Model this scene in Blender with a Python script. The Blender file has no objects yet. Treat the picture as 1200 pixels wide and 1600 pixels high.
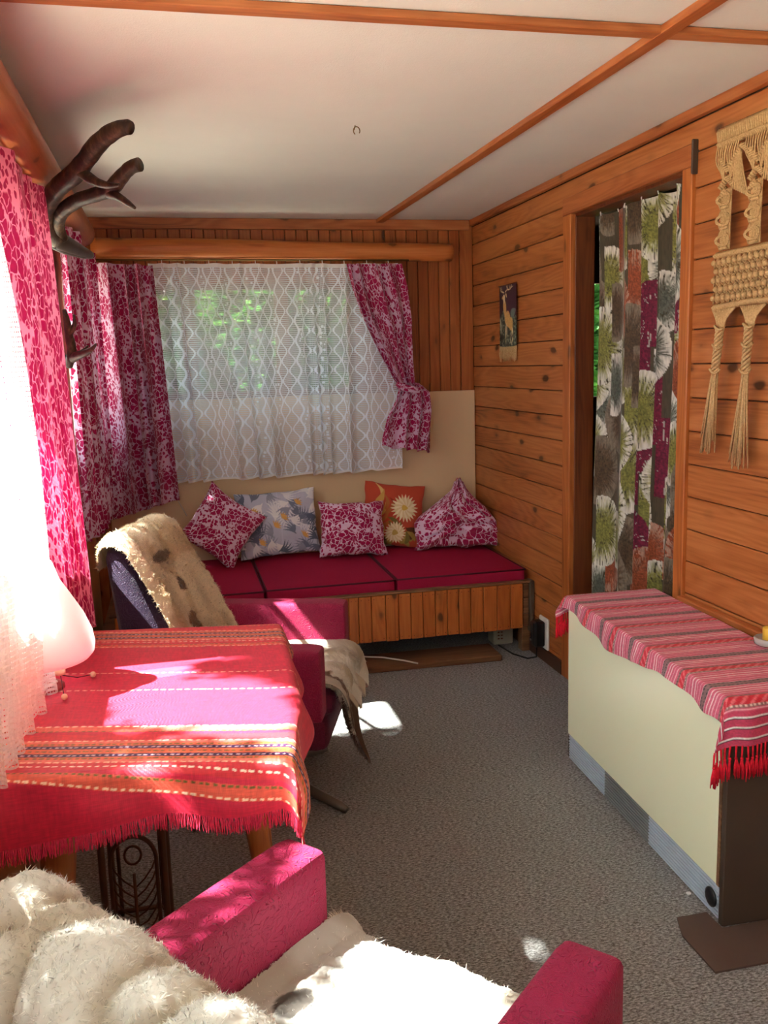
import bpy, math, random
import numpy as np
from mathutils import Vector, Matrix

# ------------------------------------------------------------------ camera, world, sun, exposure
SC = bpy.context.scene
COL = SC.collection
F_PX, YAW, PIT, ROL, CAM_H = 1411.7, .22378964, -.16228188, -.02834377, 1.35
_f = np.array([math.sin(YAW)*math.cos(PIT), math.cos(YAW)*math.cos(PIT), math.sin(PIT)])
_r = np.array([math.cos(YAW), -math.sin(YAW), 0.]); _u = np.cross(_r, _f)
_c, _s = math.cos(ROL), math.sin(ROL)
CM = np.array([_c*_r+_s*_u, -_s*_r+_c*_u, _f])
cam = bpy.data.cameras.new('camera'); camo = bpy.data.objects.new('camera', cam); COL.objects.link(camo)
cam.sensor_fit = 'VERTICAL'; cam.sensor_height = 24.0; cam.lens = 24.0*F_PX/1600.0; cam.clip_start = .02
mw = Matrix(((CM[0][0], CM[1][0], -CM[2][0], 0), (CM[0][1], CM[1][1], -CM[2][1], 0), (CM[0][2], CM[1][2], -CM[2][2], CAM_H), (0, 0, 0, 1)))
camo.matrix_world = mw
SC.camera = camo

world = bpy.data.worlds.new('sky'); SC.world = world; world.use_nodes = True
bg = world.node_tree.nodes['Background']; bg.inputs[0].default_value = (.88, .93, 1.0, 1); bg.inputs[1].default_value = 8.5
sun = bpy.data.lights.new('sun', 'SUN'); suno = bpy.data.objects.new('sun', sun); COL.objects.link(suno)
sun.energy = 130; sun.color = (1, .965, .90); sun.angle = math.radians(.6)
SUN_K = .72                                   # metres travelled in +X for each metre of fall
suno.rotation_euler = Vector((SUN_K, 0.0, -1.0)).to_track_quat('-Z', 'Y').to_euler()
suno.location = (-4, 2, 6)
SC.view_settings.view_transform = 'Standard'; SC.view_settings.look = 'None'
SC.view_settings.exposure = 0.0; SC.view_settings.gamma = 1.0; SC.view_settings.use_curve_mapping = False
SC.cycles.max_bounces = 10; SC.cycles.diffuse_bounces = 6; SC.cycles.transparent_max_bounces = 24
SC.cycles.use_denoising = True; SC.cycles.caustics_reflective = False; SC.cycles.caustics_refractive = False
SC.cycles.sample_clamp_indirect = 8.0

rng = np.random.RandomState(7); random.seed(7)

def at(px, py, ax, val):
    """point of the plane <axis ax> = val seen at a measured place of the photograph"""
    d = CM.T @ np.array([(px-600)/F_PX, (800-py)/F_PX, 1.0])
    C = np.array([0, 0, CAM_H]); t = (val-C[ax])/d[ax]
    return C+t*d

# ------------------------------------------------------------------ colour and material helpers
def lin(c):
    c = np.asarray(c, float)/255.0
    return np.where(c <= .04045, c/12.92, ((c+.055)/1.055)**2.4)
def L4(c): return tuple(lin(c))+(1.0,)

class Mt:
    def __init__(s, name, rough=.6, spec=.5, sheen=0):
        s.m = bpy.data.materials.new(name); s.m.use_nodes = True; s.t = s.m.node_tree
        s.b = s.t.nodes['Principled BSDF']; s.b.inputs['Roughness'].default_value = rough
        s.b.inputs['Specular IOR Level'].default_value = spec
        if sheen: s.b.inputs['Sheen Weight'].default_value = sheen
    def n(s, typ, out=0, props=None, **ins):
        nd = s.t.nodes.new(typ)
        for k, v in (props or {}).items(): setattr(nd, k, v)
        for k, v in ins.items():
            k2 = int(k[1:]) if k[0] == '_' else k.replace('_', ' ')
            s.set(nd.inputs[k2], v)
        return nd.outputs[out]
    def set(s, sock, v):
        if isinstance(v, bpy.types.NodeSocket): s.t.links.new(v, sock)
        else: sock.default_value = v
    def coord(s, which='Object', scale=(1, 1, 1), loc=(0, 0, 0), rand=0.0, rot=(0, 0, 0)):
        o = s.n('ShaderNodeTexCoord'); o = o.node.outputs[which]
        if rand:
            r = s.n('ShaderNodeObjectInfo').node.outputs['Random']
            r = s.math('MULTIPLY', r, rand)
            cb = s.n('ShaderNodeCombineXYZ', _0=r, _1=r, _2=r)
            o = s.n('ShaderNodeVectorMath', props={'operation': 'ADD'}, _0=o, _1=cb)
        return s.n('ShaderNodeMapping', Vector=o, Scale=scale, Location=loc, Rotation=rot)
    def math(s, op, a, b=0.0, c=0.0, clamp=False):
        return s.n('ShaderNodeMath', props={'operation': op, 'use_clamp': clamp}, _0=a, _1=b, _2=c)
    def ramp(s, fac, stops, interp='LINEAR'):
        nd = s.t.nodes.new('ShaderNodeValToRGB'); cr = nd.color_ramp; cr.interpolation = interp
        while len(cr.elements) < len(stops): cr.elements.new(.5)
        for e, (p, c) in zip(cr.elements, stops):
            e.position = p; e.color = c if len(c) == 4 else tuple(c)+(1,)
        s.set(nd.inputs[0], fac); return nd.outputs[0]
    def mix(s, fac, a, b, blend='MIX'):
        nd = s.t.nodes.new('ShaderNodeMix'); nd.data_type = 'RGBA'; nd.blend_type = blend
        s.set(nd.inputs[0], fac); s.set(nd.inputs[6], a); s.set(nd.inputs[7], b); return nd.outputs[2]
    def noise(s, vec, scale, detail=3, rough=.55, dist=0.0, out=0):
        return s.n('ShaderNodeTexNoise', out, Vector=vec, Scale=scale, Detail=detail, Roughness=rough, Distortion=dist)
    def vor(s, vec, scale, feature='F1', out=0, rnd=1.0):
        return s.n('ShaderNodeTexVoronoi', out, {'feature': feature}, Vector=vec, Scale=scale, Randomness=rnd)
    def color(s, c): s.set(s.b.inputs['Base Color'], c)
    def bump(s, h, strength=.3, dist=.002):
        s.set(s.b.inputs['Normal'], s.n('ShaderNodeBump', Height=h, Strength=strength, Distance=dist))

def flat(name, c, rough=.6, spec=.4, metal=0, var=.06, scale=12):
    m = Mt(name, rough, spec); v = m.coord()
    f = m.noise(v, scale, 4)
    m.color(m.mix(f, L4(np.clip(np.array(c)*(1-var), 0, 255)), L4(np.clip(np.array(c)*(1+var), 0, 255))))
    m.b.inputs['Metallic'].default_value = metal
    return m.m

def wood(name, light, mid, dark, axis=0, rough=.45, knots=1.0, spec=.35, bands=1.0):
    """long grain along the object's local axis; knots and tone vary with the object"""
    m = Mt(name, rough, spec)
    sc = [9., 9., 9.]; sc[axis] = .9
    v = m.coord('Object', tuple(sc), rand=37.0)
    warp = m.noise(v, 1.1, 2, .5)
    ring = m.n('ShaderNodeTexNoise', Vector=v, Scale=1.3, Detail=1.0, Roughness=.4)
    w = m.math('SINE', m.math('MULTIPLY', ring, 70.0*bands))
    fine_s = [160., 160., 160.]; fine_s[axis] = 5.
    fine = m.noise(m.coord('Object', tuple(fine_s), rand=11.0), 1.0, 3, .6)
    g = m.math('ADD', m.math('MULTIPLY', w, .055), m.math('ADD', m.math('MULTIPLY', fine, .35), m.math('MULTIPLY', warp, .60)))
    c = m.ramp(g, [(.24, L4(dark)), (.40, L4(mid)), (.62, L4(light))])
    rnd = m.n('ShaderNodeObjectInfo').node.outputs['Random']
    c = m.mix(m.math('MULTIPLY', rnd, .22), c, m.mix(.5, c, L4(dark)))
    ks = [20., 20., 20.]; ks[axis] = 10.
    kv = m.coord('Object', tuple(ks), rand=53.0)
    kv = m.n('ShaderNodeVectorMath', props={'operation': 'ADD'}, _0=kv, _1=m.n('ShaderNodeVectorMath', props={'operation': 'SCALE'}, _0=m.noise(kv, .9, 2, .5, out=1), Scale=.5))
    kd = m.vor(kv, .60)
    kc = m.vor(kv, .60, out=1)
    kr = m.n('ShaderNodeSeparateColor', _0=kc)
    pick = m.math('GREATER_THAN', kr, .42)
    kk = m.math('MULTIPLY', pick, m.ramp(kd, [(0.0, (1, 1, 1)), (.13, (1, 1, 1)), (.20, (.25, .25, .25)), (.34, (0, 0, 0))]))
    kk = m.math('MULTIPLY', kk, .85*knots)
    c = m.mix(kk, c, L4(np.array(dark)*.48))
    m.color(c); m.bump(g, .25, .001)
    return m.m

def attr_mat(name, rough=.85, transl=0.0, weave=0.0, sheen=0.0, spec=.15):
    m = Mt(name, rough, spec, sheen)
    c = m.n('ShaderNodeAttribute', 0, {'attribute_name': 'Col'})
    m.color(c)
    if weave:
        uv = m.coord('UV')
        a = m.n('ShaderNodeSeparateXYZ', 0, Vector=uv)
        h = m.math('ADD', m.math('SINE', m.math('MULTIPLY', a, 6283/weave)), m.math('SINE', m.math('MULTIPLY', a.node.outputs[1], 6283/weave)))
        m.bump(h, .25, .0006)
    if transl:
        tr = m.n('ShaderNodeBsdfTranslucent', Color=c)
        mx = m.n('ShaderNodeMixShader', _0=transl, _1=m.b.outputs[0], _2=tr)
        m.t.links.new(mx, m.t.nodes['Material Output'].inputs[0])
    return m.m

M = {}
M['wall_wood'] = wood('pine_boards_orange', (192, 122, 68), (168, 98, 48), (108, 56, 24), axis=1)
M['wall_wood_v'] = wood('pine_boards_upright', (176, 104, 54), (152, 80, 36), (100, 50, 20), axis=2)
M['trim_x'] = wood('pine_trim_x', (190, 120, 72), (160, 92, 50), (104, 56, 28), axis=0, knots=.8)
M['trim_y'] = wood('pine_trim_y', (180, 108, 60), (156, 84, 40), (100, 50, 22), axis=1, knots=.8)
M['trim_z'] = wood('pine_trim_z', (196, 120, 60), (170, 94, 42), (112, 56, 22), axis=2, knots=.7)
M['reveal'] = wood('dark_reveal', (122, 66, 34), (100, 50, 24), (66, 32, 16), axis=2, knots=.4)
M['log_y'] = wood('log_y', (176, 112, 68), (156, 90, 50), (104, 56, 30), axis=1, knots=.7, bands=.35)
M['log_x'] = wood('log_x', (204, 128, 70), (184, 104, 50), (126, 66, 32), axis=0, knots=.8, bands=.4)
M['slat'] = wood('bench_slats', (196, 114, 56), (176, 94, 40), (124, 62, 28), axis=2, knots=1.0)
M['bench_rail'] = wood('bench_rail', (150, 110, 78), (118, 82, 56), (74, 50, 34), axis=0, knots=.3)
M['grey_wood'] = wood('weathered_post', (104, 92, 78), (84, 72, 60), (50, 42, 36), axis=2, knots=.3)
M['rough_x'] = wood('rough_plank', (122, 82, 54), (100, 64, 40), (60, 38, 24), axis=0, knots=.5, rough=.8)
M['leg'] = wood('table_leg_wood', (196, 128, 70), (176, 106, 54), (120, 66, 32), axis=2, knots=.1)
M['dark'] = flat('dark_brown_panel', (70, 56, 46), .55)
M['base'] = flat('dark_baseboard', (74, 50, 36), .55)
M['beige'] = flat('beige_hardboard', (214, 186, 146), .6, var=.02, scale=3)
M['cream'] = flat('cream_lacquer', (240, 246, 212), .28, .5, var=.008, scale=2)
M['metal'] = flat('ribbed_metal', (196, 212, 228), .4, .5, metal=.15)
M['metal_dark'] = flat('ribbed_metal_dark', (132, 138, 140), .4, .5, metal=.15)
M['black'] = flat('black_plastic', (24, 26, 28), .4)
M['white'] = flat('white_plastic', (226, 226, 220), .35)
M['greybox'] = flat('greige_plastic', (170, 160, 138), .5)
M['cable'] = flat('pale_cable', (205, 198, 184), .5)
M['brass'] = flat('brass_hook', (120, 100, 60), .4, metal=.6)
M['antler'] = None
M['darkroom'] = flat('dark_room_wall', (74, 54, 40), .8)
M['backing'] = flat('dark_backing', (48, 28, 16), .9)

m = Mt('ceiling_board', .85, .2); v = m.coord()
f = m.noise(v, 3, 4); f2 = m.noise(v, 260, 2); vs = m.coord('Object', (18, 90, 1))
m.color(m.mix(f, L4((214, 218, 214)), L4((228, 231, 226))))
m.bump(m.math('ADD', f2, m.noise(vs, 3, 3)), .30, .002); M['ceiling'] = m.m

m = Mt('carpet_speckled_grey', .95, .1, .2)
v = m.coord('Object', (1, 2.2, 1)); v2 = m.coord('Object', rot=(0, 0, .5), scale=(1, 2.6, 1))
a = m.noise(v, 9, 3, .6); b_ = m.noise(v, 105, 3, .75); b2 = m.noise(v2, 52, 2, .7)
c = m.ramp(b_, [(.34, L4((48, 46, 46))), (.47, L4((118, 118, 118))), (.62, L4((186, 187, 188)))])
c = m.mix(m.ramp(b2, [(.33, (.9, .9, .9)), (.40, (0, 0, 0))]), c, L4((62, 54, 46)))
c = m.mix(m.math('MULTIPLY', a, .25), c, L4((130, 116, 98)))
m.color(c); m.bump(m.math('ADD', b_, b2), 1.0, .006); M['carpet'] = m.m

def upholstery(name, base, dark, relief):
    m = Mt(name, .7, .3, .06); v = m.coord()
    n1 = m.noise(v, 26, 2, .5, 1.6); w = m.math('SINE', m.math('MULTIPLY', n1, 46.0))
    fn = m.noise(v, 420, 2, .6)
    ridge = m.ramp(w, [(.55, (0, 0, 0)), (.95, (1, 1, 1))])
    c = m.mix(fn, L4(dark), L4(base)); c = m.mix(m.math('MULTIPLY', ridge, .25), c, L4(np.clip(np.array(base)*1.18, 0, 255)))
    m.color(c); m.bump(m.math('ADD', m.math('MULTIPLY', ridge, relief), m.math('MULTIPLY', fn, .3)), .8, .004)
    return m.m
M['chair'] = upholstery('crimson_relief_upholstery', (164, 20, 74), (120, 12, 52), 1.8)
M['chair_back'] = upholstery('dark_navy_upholstery', (52, 34, 62), (34, 22, 44), .5)
M['chair_dark'] = upholstery('maroon_seat_upholstery', (120, 18, 56), (90, 12, 42), .5)
m = Mt('burgundy_felt', .9, .1, 0); v = m.coord()
m.color(m.mix(m.noise(v, 350, 3, .7), L4((126, 18, 48)), L4((176, 36, 72)))); m.bump(m.noise(v, 500, 2), .4, .001); M['felt'] = m.m
M['piping'] = flat('piping', (84, 10, 34), .8)

def floral(name, transl=0.0, scale=26.0, pale=(222, 190, 216)):
    """crimson blossoms with thin pale outlines on a pale lilac ground"""
    m = Mt(name, .85, .15, .2)
    uv = m.coord('UV')
    nz = m.noise(uv, 30, 2, .5, out=1)
    wv = m.n('ShaderNodeVectorMath', props={'operation': 'ADD'}, _0=uv, _1=m.n('ShaderNodeVectorMath', props={'operation': 'SCALE'}, _0=nz, Scale=.028))
    e = m.vor(wv, scale*1.9, 'DISTANCE_TO_EDGE')
    e = m.math('SUBTRACT', e, m.math('MULTIPLY', m.math('SUBTRACT', m.noise(uv, 45, 1), .45), .16))
    line = m.ramp(e, [(.028, (0, 0, 0)), (.052, (1, 1, 1))])
    big = m.vor(wv, scale*.62, 'F1')
    bigm = m.ramp(big, [(.52, (1, 1, 1)), (.57, (0, 0, 0))])
    petals = m.vor(wv, scale*3.1, 'F1')
    pet = m.ramp(petals, [(.42, (1, 1, 1)), (.48, (0, 0, 0))])
    red = m.math('MAXIMUM', m.math('MULTIPLY', line, bigm), m.math('MULTIPLY', pet, m.math('SUBTRACT', 1.0, bigm)))
    tone = m.noise(uv, 9, 2)
    crim = m.mix(tone, L4((146, 14, 66)), L4((170, 26, 84)))
    c = m.mix(red, L4(pale), crim)
    m.color(c); m.bump(m.noise(uv, 900, 1), .2, .0006)
    if transl:
        tr = m.n('ShaderNodeBsdfTranslucent', Color=c)
        mx = m.n('ShaderNodeMixShader', _0=transl, _1=m.b.outputs[0], _2=tr)
        m.t.links.new(mx, m.t.nodes['Material Output'].inputs[0])
    return m.m
M['floral'] = floral('floral_cotton', .16, 18, (214, 178, 206))
M['floral_sun'] = floral('floral_cotton_sunlit', .24, 15, (228, 128, 160))  # sunlit copy of the floral cotton: backlit pink put into the ground colour
M['floral_pillow'] = floral('floral_pillow_cotton', 0, 21)

def lace(name, density=.62, tint=(236, 240, 242), scale=1.0, motifs=.97, trans=.40):
    m = Mt(name, .8, .2); uv = m.coord('UV')
    xs = m.n('ShaderNodeSeparateXYZ', 0, Vector=uv); U = xs; V = xs.node.outputs[1]
    thread = m.math('GREATER_THAN', m.math('FRACT', m.math('MULTIPLY', V, 105.0*scale)), .32)
    vth = m.math('GREATER_THAN', m.math('FRACT', m.math('MULTIPLY', U, 150.0*scale)), .72)
    net = m.math('MAXIMUM', thread, vth)
    # chain of ovals between waving lines, repeated every 85 mm
    uu = m.math('SUBTRACT', m.math('FRACT', m.math('MULTIPLY', U, 6.0*scale)), .5)
    sn = m.math('SINE', m.math('MULTIPLY', V, 64.0*scale))
    amp = m.math('ADD', m.math('MULTIPLY', sn, .10), .14)
    d1 = m.math('ABSOLUTE', m.math('SUBTRACT', m.math('ABSOLUTE', uu), amp))
    l1 = m.math('LESS_THAN', d1, .030)
    amp2 = m.math('ADD', m.math('MULTIPLY', sn, -.06), .36)
    d2 = m.math('ABSOLUTE', m.math('SUBTRACT', m.math('ABSOLUTE', uu), amp2))
    l2 = m.math('LESS_THAN', d2, .035)
    fl = m.math('LESS_THAN', m.vor(uv, 44.0*scale), .30)
    fl = m.math('MULTIPLY', fl, m.math('GREATER_THAN', m.math('ABSOLUTE', uu), .40))
    motif = m.math('MAXIMUM', m.math('MAXIMUM', l1, l2), fl)
    al = m.math('MAXIMUM', m.math('MULTIPLY', net, density), m.math('MULTIPLY', motif, motifs))
    m.color(m.mix(motif, L4(np.array(tint)*.93), L4(tint)))
    tr = m.n('ShaderNodeBsdfTranslucent', Color=L4(tint))
    mx = m.n('ShaderNodeMixShader', _0=trans, _1=m.b.outputs[0], _2=tr)
    tp = m.n('ShaderNodeBsdfTransparent')
    mx2 = m.n('ShaderNodeMixShader', _0=al, _1=tp, _2=mx)
    m.t.links.new(mx2, m.t.nodes['Material Output'].inputs[0])
    return m.m
M['lace'] = lace('white_lace', .84, (236, 246, 255), trans=.15)
M['lace_near'] = lace('white_net_sheer', .62, (250, 251, 253), 1.0, 0)
m = Mt('curtain_header_tape', .8); m.color(L4((226, 228, 226))); M['tape'] = m.m

m = Mt('window_glass', .05)
gl = m.n('ShaderNodeBsdfGlossy', Roughness=.02); tp = m.n('ShaderNodeBsdfTransparent', Color=(.93, .96, .95, 1))
fr = m.math('ADD', .04, m.math('MULTIPLY', .6, m.math('POWER', m.n('ShaderNodeLayerWeight').node.outputs['Facing'], 5.0)))
m.t.links.new(m.n('ShaderNodeMixShader', _0=fr, _1=tp, _2=gl), m.t.nodes['Material Output'].inputs[0]); M['glass'] = m.m

m = Mt('antler_horn', .5, .4); v = m.coord('Object', (8, 8, 3))
f = m.noise(v, 6, 4, .6)
m.color(m.ramp(f, [(.30, L4((34, 26, 20))), (.52, L4((62, 48, 36))), (.78, L4((112, 92, 68)))])); m.bump(f, .6, .004); M['antler'] = m.m
m = Mt('horn_tip', .4); m.color(L4((52, 42, 36))); M['horn_tip'] = m.m
m = Mt('jute_cord', .9, .1); v = m.coord('Object')
f = m.noise(v, 160, 3, .7); m.color(m.mix(f, L4((140, 100, 56)), L4((238, 204, 148)))); m.bump(m.noise(v, 500, 2), .8, .002); M['jute'] = m.m

def wool_mat(name):
    m = Mt(name, .95, .1, .3); c = m.n('ShaderNodeAttribute', 0, {'attribute_name': 'Col'}); m.color(c)
    tr = m.n('ShaderNodeBsdfTranslucent', Color=c)
    m.t.links.new(m.n('ShaderNodeMixShader', _0=.18, _1=m.b.outputs[0], _2=tr), m.t.nodes['Material Output'].inputs[0])
    return m.m
M['wool'] = wool_mat('sheep_wool')
M['cloth_attr'] = attr_mat('woven_cloth', .55, 0, 1.5, .05, .4)
M['print_attr'] = attr_mat('printed_cotton', .85, .05, 0, .1)
M['door_cloth'] = attr_mat('printed_door_cloth', .7, .10, 0, .15, .3)
M['fringe_red'] = flat('fringe_red', (216, 58, 88), .9, .1, var=.25, scale=120)
M['fringe_pink'] = flat('fringe_tassel_red', (208, 34, 52), .9, .1, var=.25, scale=120)
m = Mt('leaf_green', .6, .3); rr = m.noise(m.coord('Object'), 4, 3)
cc = m.ramp(rr, [(.3, L4((26, 58, 24))), (.55, L4((58, 108, 44))), (.75, L4((110, 160, 62)))]); m.color(cc)
m.t.links.new(m.n('ShaderNodeMixShader', _0=.35, _1=m.b.outputs[0], _2=m.n('ShaderNodeBsdfTranslucent', Color=cc)), m.t.nodes['Material Output'].inputs[0]); M['leaf'] = m.m
M['bark'] = flat('bark', (92, 74, 58), .9, var=.25)
m = Mt('pale_paving', .95); m.color(m.mix(m.noise(m.coord(), 6, 4), L4((150, 140, 124)), L4((172, 164, 146)))); M['lawn'] = m.m
m = Mt('lamp_shade_opal', .35, .4); m.color(L4((250, 250, 250)))
m.t.links.new(m.n('ShaderNodeMixShader', _0=.25, _1=m.b.outputs[0], _2=m.n('ShaderNodeBsdfTranslucent', Color=L4((252, 252, 252)))), m.t.nodes['Material Output'].inputs[0]); M['shade'] = m.m
M['salmon'] = flat('salmon_plastic', (150, 60, 60), .4)
M['bead'] = flat('wooden_bead', (226, 190, 160), .5)
M['cord_dark'] = flat('dark_cord', (70, 20, 30), .7)
M['candle'] = flat('yellow_wax', (226, 180, 66), .5)
m = Mt('dish_glass', .12, .5); m.color((.86, .88, .82, 1)); m.b.inputs['Transmission Weight'].default_value = .55; M['dish'] = m.m
M['rattan'] = flat('dark_rattan', (92, 62, 46), .5)
M['steel'] = flat('dull_steel', (120, 112, 104), .4, metal=.7)
M['mat'] = flat('dark_brown_mat', (84, 66, 58), .7)
M['paper'] = flat('white_scrap', (235, 235, 235), .7)
M['wallpaint'] = flat('plain_wall_board', (196, 140, 92), .8)

# ------------------------------------------------------------------ mesh helpers
def link(name, me, mat, parent=None, **pr):
    o = bpy.data.objects.new(name, me); COL.objects.link(o)
    if mat is not None and not me.materials: me.materials.append(mat)
    if parent is not None: o.parent = parent
    for k, v in pr.items(): o[k] = v
    return o
def mesh(name, V, Fc, smooth=False, uv=None, col=None):
    me = bpy.data.meshes.new(name); me.from_pydata([tuple(map(float, v)) for v in V] if not isinstance(V, np.ndarray) else V.tolist(), [], Fc if isinstance(Fc, list) else Fc.tolist())
    if smooth: me.polygons.foreach_set('use_smooth', np.ones(len(me.polygons), bool))
    if uv is not None:
        l = me.uv_layers.new(name='UVMap'); idx = np.empty(len(me.loops), int); me.loops.foreach_get('vertex_index', idx)
        l.data.foreach_set('uv', np.asarray(uv, np.float32)[idx].ravel())
    if col is not None:
        a = me.color_attributes.new('Col', 'FLOAT_COLOR', 'POINT')
        c4 = np.ones((len(me.vertices), 4), np.float32); c4[:, :3] = col; a.data.foreach_set('color', c4.ravel())
    me.update(); return me

BOXF = [(0, 3, 2, 1), (4, 5, 6, 7), (0, 1, 5, 4), (1, 2, 6, 5), (2, 3, 7, 6), (3, 0, 4, 7)]
class MB:
    """collects shapes, then links them as one mesh object"""
    def __init__(s): s.V = []; s.F = []; s.n = 0; s.sm = []
    def add(s, V, Fc, smooth=False):
        V = np.asarray(V, float); s.V.append(V); s.F += [tuple(int(i)+s.n for i in f) for f in Fc]; s.sm += [smooth]*len(Fc); s.n += len(V); return s
    def box(s, x0, x1, y0, y1, z0, z1, bev=0.0):
        if bev:
            b = min(bev, abs(x1-x0)*.45, abs(y1-y0)*.45, abs(z1-z0)*.45)
            V = []; X = (x0, x1); Y = (y0, y1); Z = (z0, z1); Fc = []
            idx = {}
            for i in (0, 1):
                for j in (0, 1):
                    for k in (0, 1):
                        sx, sy, sz = (b if i == 0 else -b), (b if j == 0 else -b), (b if k == 0 else -b)
                        for a, p in enumerate(((X[i], Y[j]+sy, Z[k]+sz), (X[i]+sx, Y[j], Z[k]+sz), (X[i]+sx, Y[j]+sy, Z[k]))):
                            idx[(i, j, k, a)] = len(V); V.append(p)
            g = lambda i, j, k, a: idx[(i, j, k, a)]
            for i in (0, 1): Fc.append([g(i, 0, 0, 0), g(i, 1, 0, 0), g(i, 1, 1, 0), g(i, 0, 1, 0)][::(-1 if i == 0 else 1)])
            for j in (0, 1): Fc.append([g(0, j, 0, 1), g(1, j, 0, 1), g(1, j, 1, 1), g(0, j, 1, 1)][::(1 if j == 0 else -1)])
            for k in (0, 1): Fc.append([g(0, 0, k, 2), g(1, 0, k, 2), g(1, 1, k, 2), g(0, 1, k, 2)][::(-1 if k == 0 else 1)])
            for i in (0, 1):
                for j in (0, 1): Fc.append([g(i, j, 0, 0), g(i, j, 1, 0), g(i, j, 1, 1), g(i, j, 0, 1)][::(1 if i == j else -1)])
                for k in (0, 1): Fc.append([g(i, 0, k, 0), g(i, 0, k, 2), g(i, 1, k, 2), g(i, 1, k, 0)][::(1 if i == k else -1)])
            for j in (0, 1):
                for k in (0, 1): Fc.append([g(0, j, k, 1), g(1, j, k, 1), g(1, j, k, 2), g(0, j, k, 2)][::(1 if j != k else -1)])
            for i in (0, 1):
                for j in (0, 1):
                    for k in (0, 1): Fc.append([g(i, j, k, 0), g(i, j, k, 1), g(i, j, k, 2)][::(1 if (i+j+k) % 2 == 0 else -1)])
            return s.add(V, Fc)
        return s.add([(x0, y0, z0), (x1, y0, z0), (x1, y1, z0), (x0, y1, z0), (x0, y0, z1), (x1, y0, z1), (x1, y1, z1), (x0, y1, z1)], BOXF)
    def tube(s, pts, r, sides=8, caps=True):
        P = np.asarray(pts, float); n = len(P); R = np.broadcast_to(np.asarray(r, float), (n,))
        T = np.gradient(P, axis=0); T /= np.linalg.norm(T, axis=1)[:, None]+1e-12
        up = np.array([0, 0, 1.]) if abs(T[0][2]) < .9 else np.array([1., 0, 0])
        a = np.cross(T[0], up); a /= np.linalg.norm(a); V = []
        for i in range(n):
            a = a-T[i]*(a@T[i]); a /= np.linalg.norm(a); b = np.cross(T[i], a)
            for k in range(sides):
                t = 2*math.pi*k/sides; V.append(P[i]+R[i]*(math.cos(t)*a+math.sin(t)*b))
        Fc = [(i*sides+k, i*sides+(k+1) % sides, (i+1)*sides+(k+1) % sides, (i+1)*sides+k) for i in range(n-1) for k in range(sides)]
        if caps: Fc += [tuple(range(sides))[::-1], tuple((n-1)*sides+k for k in range(sides))]
        return s.add(V, Fc, True)
    def lathe(s, prof, c=(0, 0, 0), seg=24):
        V = []; n = len(prof)
        for r, z in prof:
            for k in range(seg):
                t = 2*math.pi*k/seg; V.append((c[0]+r*math.cos(t), c[1]+r*math.sin(t), c[2]+z))
        Fc = [(i*seg+k, i*seg+(k+1) % seg, (i+1)*seg+(k+1) % seg, (i+1)*seg+k) for i in range(n-1) for k in range(seg)]
        return s.add(V, Fc, True)
    def ball(s, c, r, seg=12):
        return s.lathe([(max(r*math.sin(math.pi*i/8), 1e-4), -r*math.cos(math.pi*i/8)) for i in range(9)], c, seg)
    def grid(s, P, close=False, thick=None):
        nu, nv = P.shape[:2]; V = P.reshape(-1, 3)
        Fc = [(i*nv+j, (i+1)*nv+j, (i+1)*nv+j+1, i*nv+j+1) for i in range(nu-1) for j in range(nv-1)]
        return s.add(V, Fc, True)
    def rbox(s, x0, x1, y0, y1, z0, z1, r=.02, n=10, puff=0.0):
        """soft rounded cushion-like box"""
        c = np.array([(x0+x1)/2, (y0+y1)/2, (z0+z1)/2]); h = np.array([(x1-x0)/2, (y1-y0)/2, (z1-z0)/2]); r = min(r, h.min()*.98)
        lin_ = np.linspace(-1, 1, n+1); lin_ = np.sign(lin_)*np.abs(lin_)**.6
        for ax in range(3):
            for sg in (-1, 1):
                A, B = np.meshgrid(lin_, lin_, indexing='ij'); Q = np.zeros((n+1, n+1, 3)); o = [a for a in range(3) if a != ax]
                Q[..., ax] = sg; Q[..., o[0]] = A; Q[..., o[1]] = B
                P = Q*h; inner = np.clip(P, -(h-r), h-r); d = P-inner; L = np.linalg.norm(d, axis=-1, keepdims=True); L[L == 0] = 1
                P = inner+d/L*r
                if puff and ax == 2 and sg == 1: P[..., 2] += puff*(1-A**2)*(1-B**2)
                Fc = [(i*(n+1)+j, (i+1)*(n+1)+j, (i+1)*(n+1)+j+1, i*(n+1)+j+1) for i in range(n) for j in range(n)]
                if (sg == 1) == (ax == 1): Fc = [f[::-1] for f in Fc]
                s.add((P+c).reshape(-1, 3), Fc, True)
        return s
    def xf(s, mat):
        s.V = [np.c_[v, np.ones(len(v))] @ np.array(mat).T[:, :3] for v in s.V]; return s
    def build(s, name, mat, parent=None, **pr):
        V = np.concatenate(s.V); me = mesh(name, V, s.F); me.polygons.foreach_set('use_smooth', np.array(s.sm, bool))
        return link(name, me, mat, parent, **pr)

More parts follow.
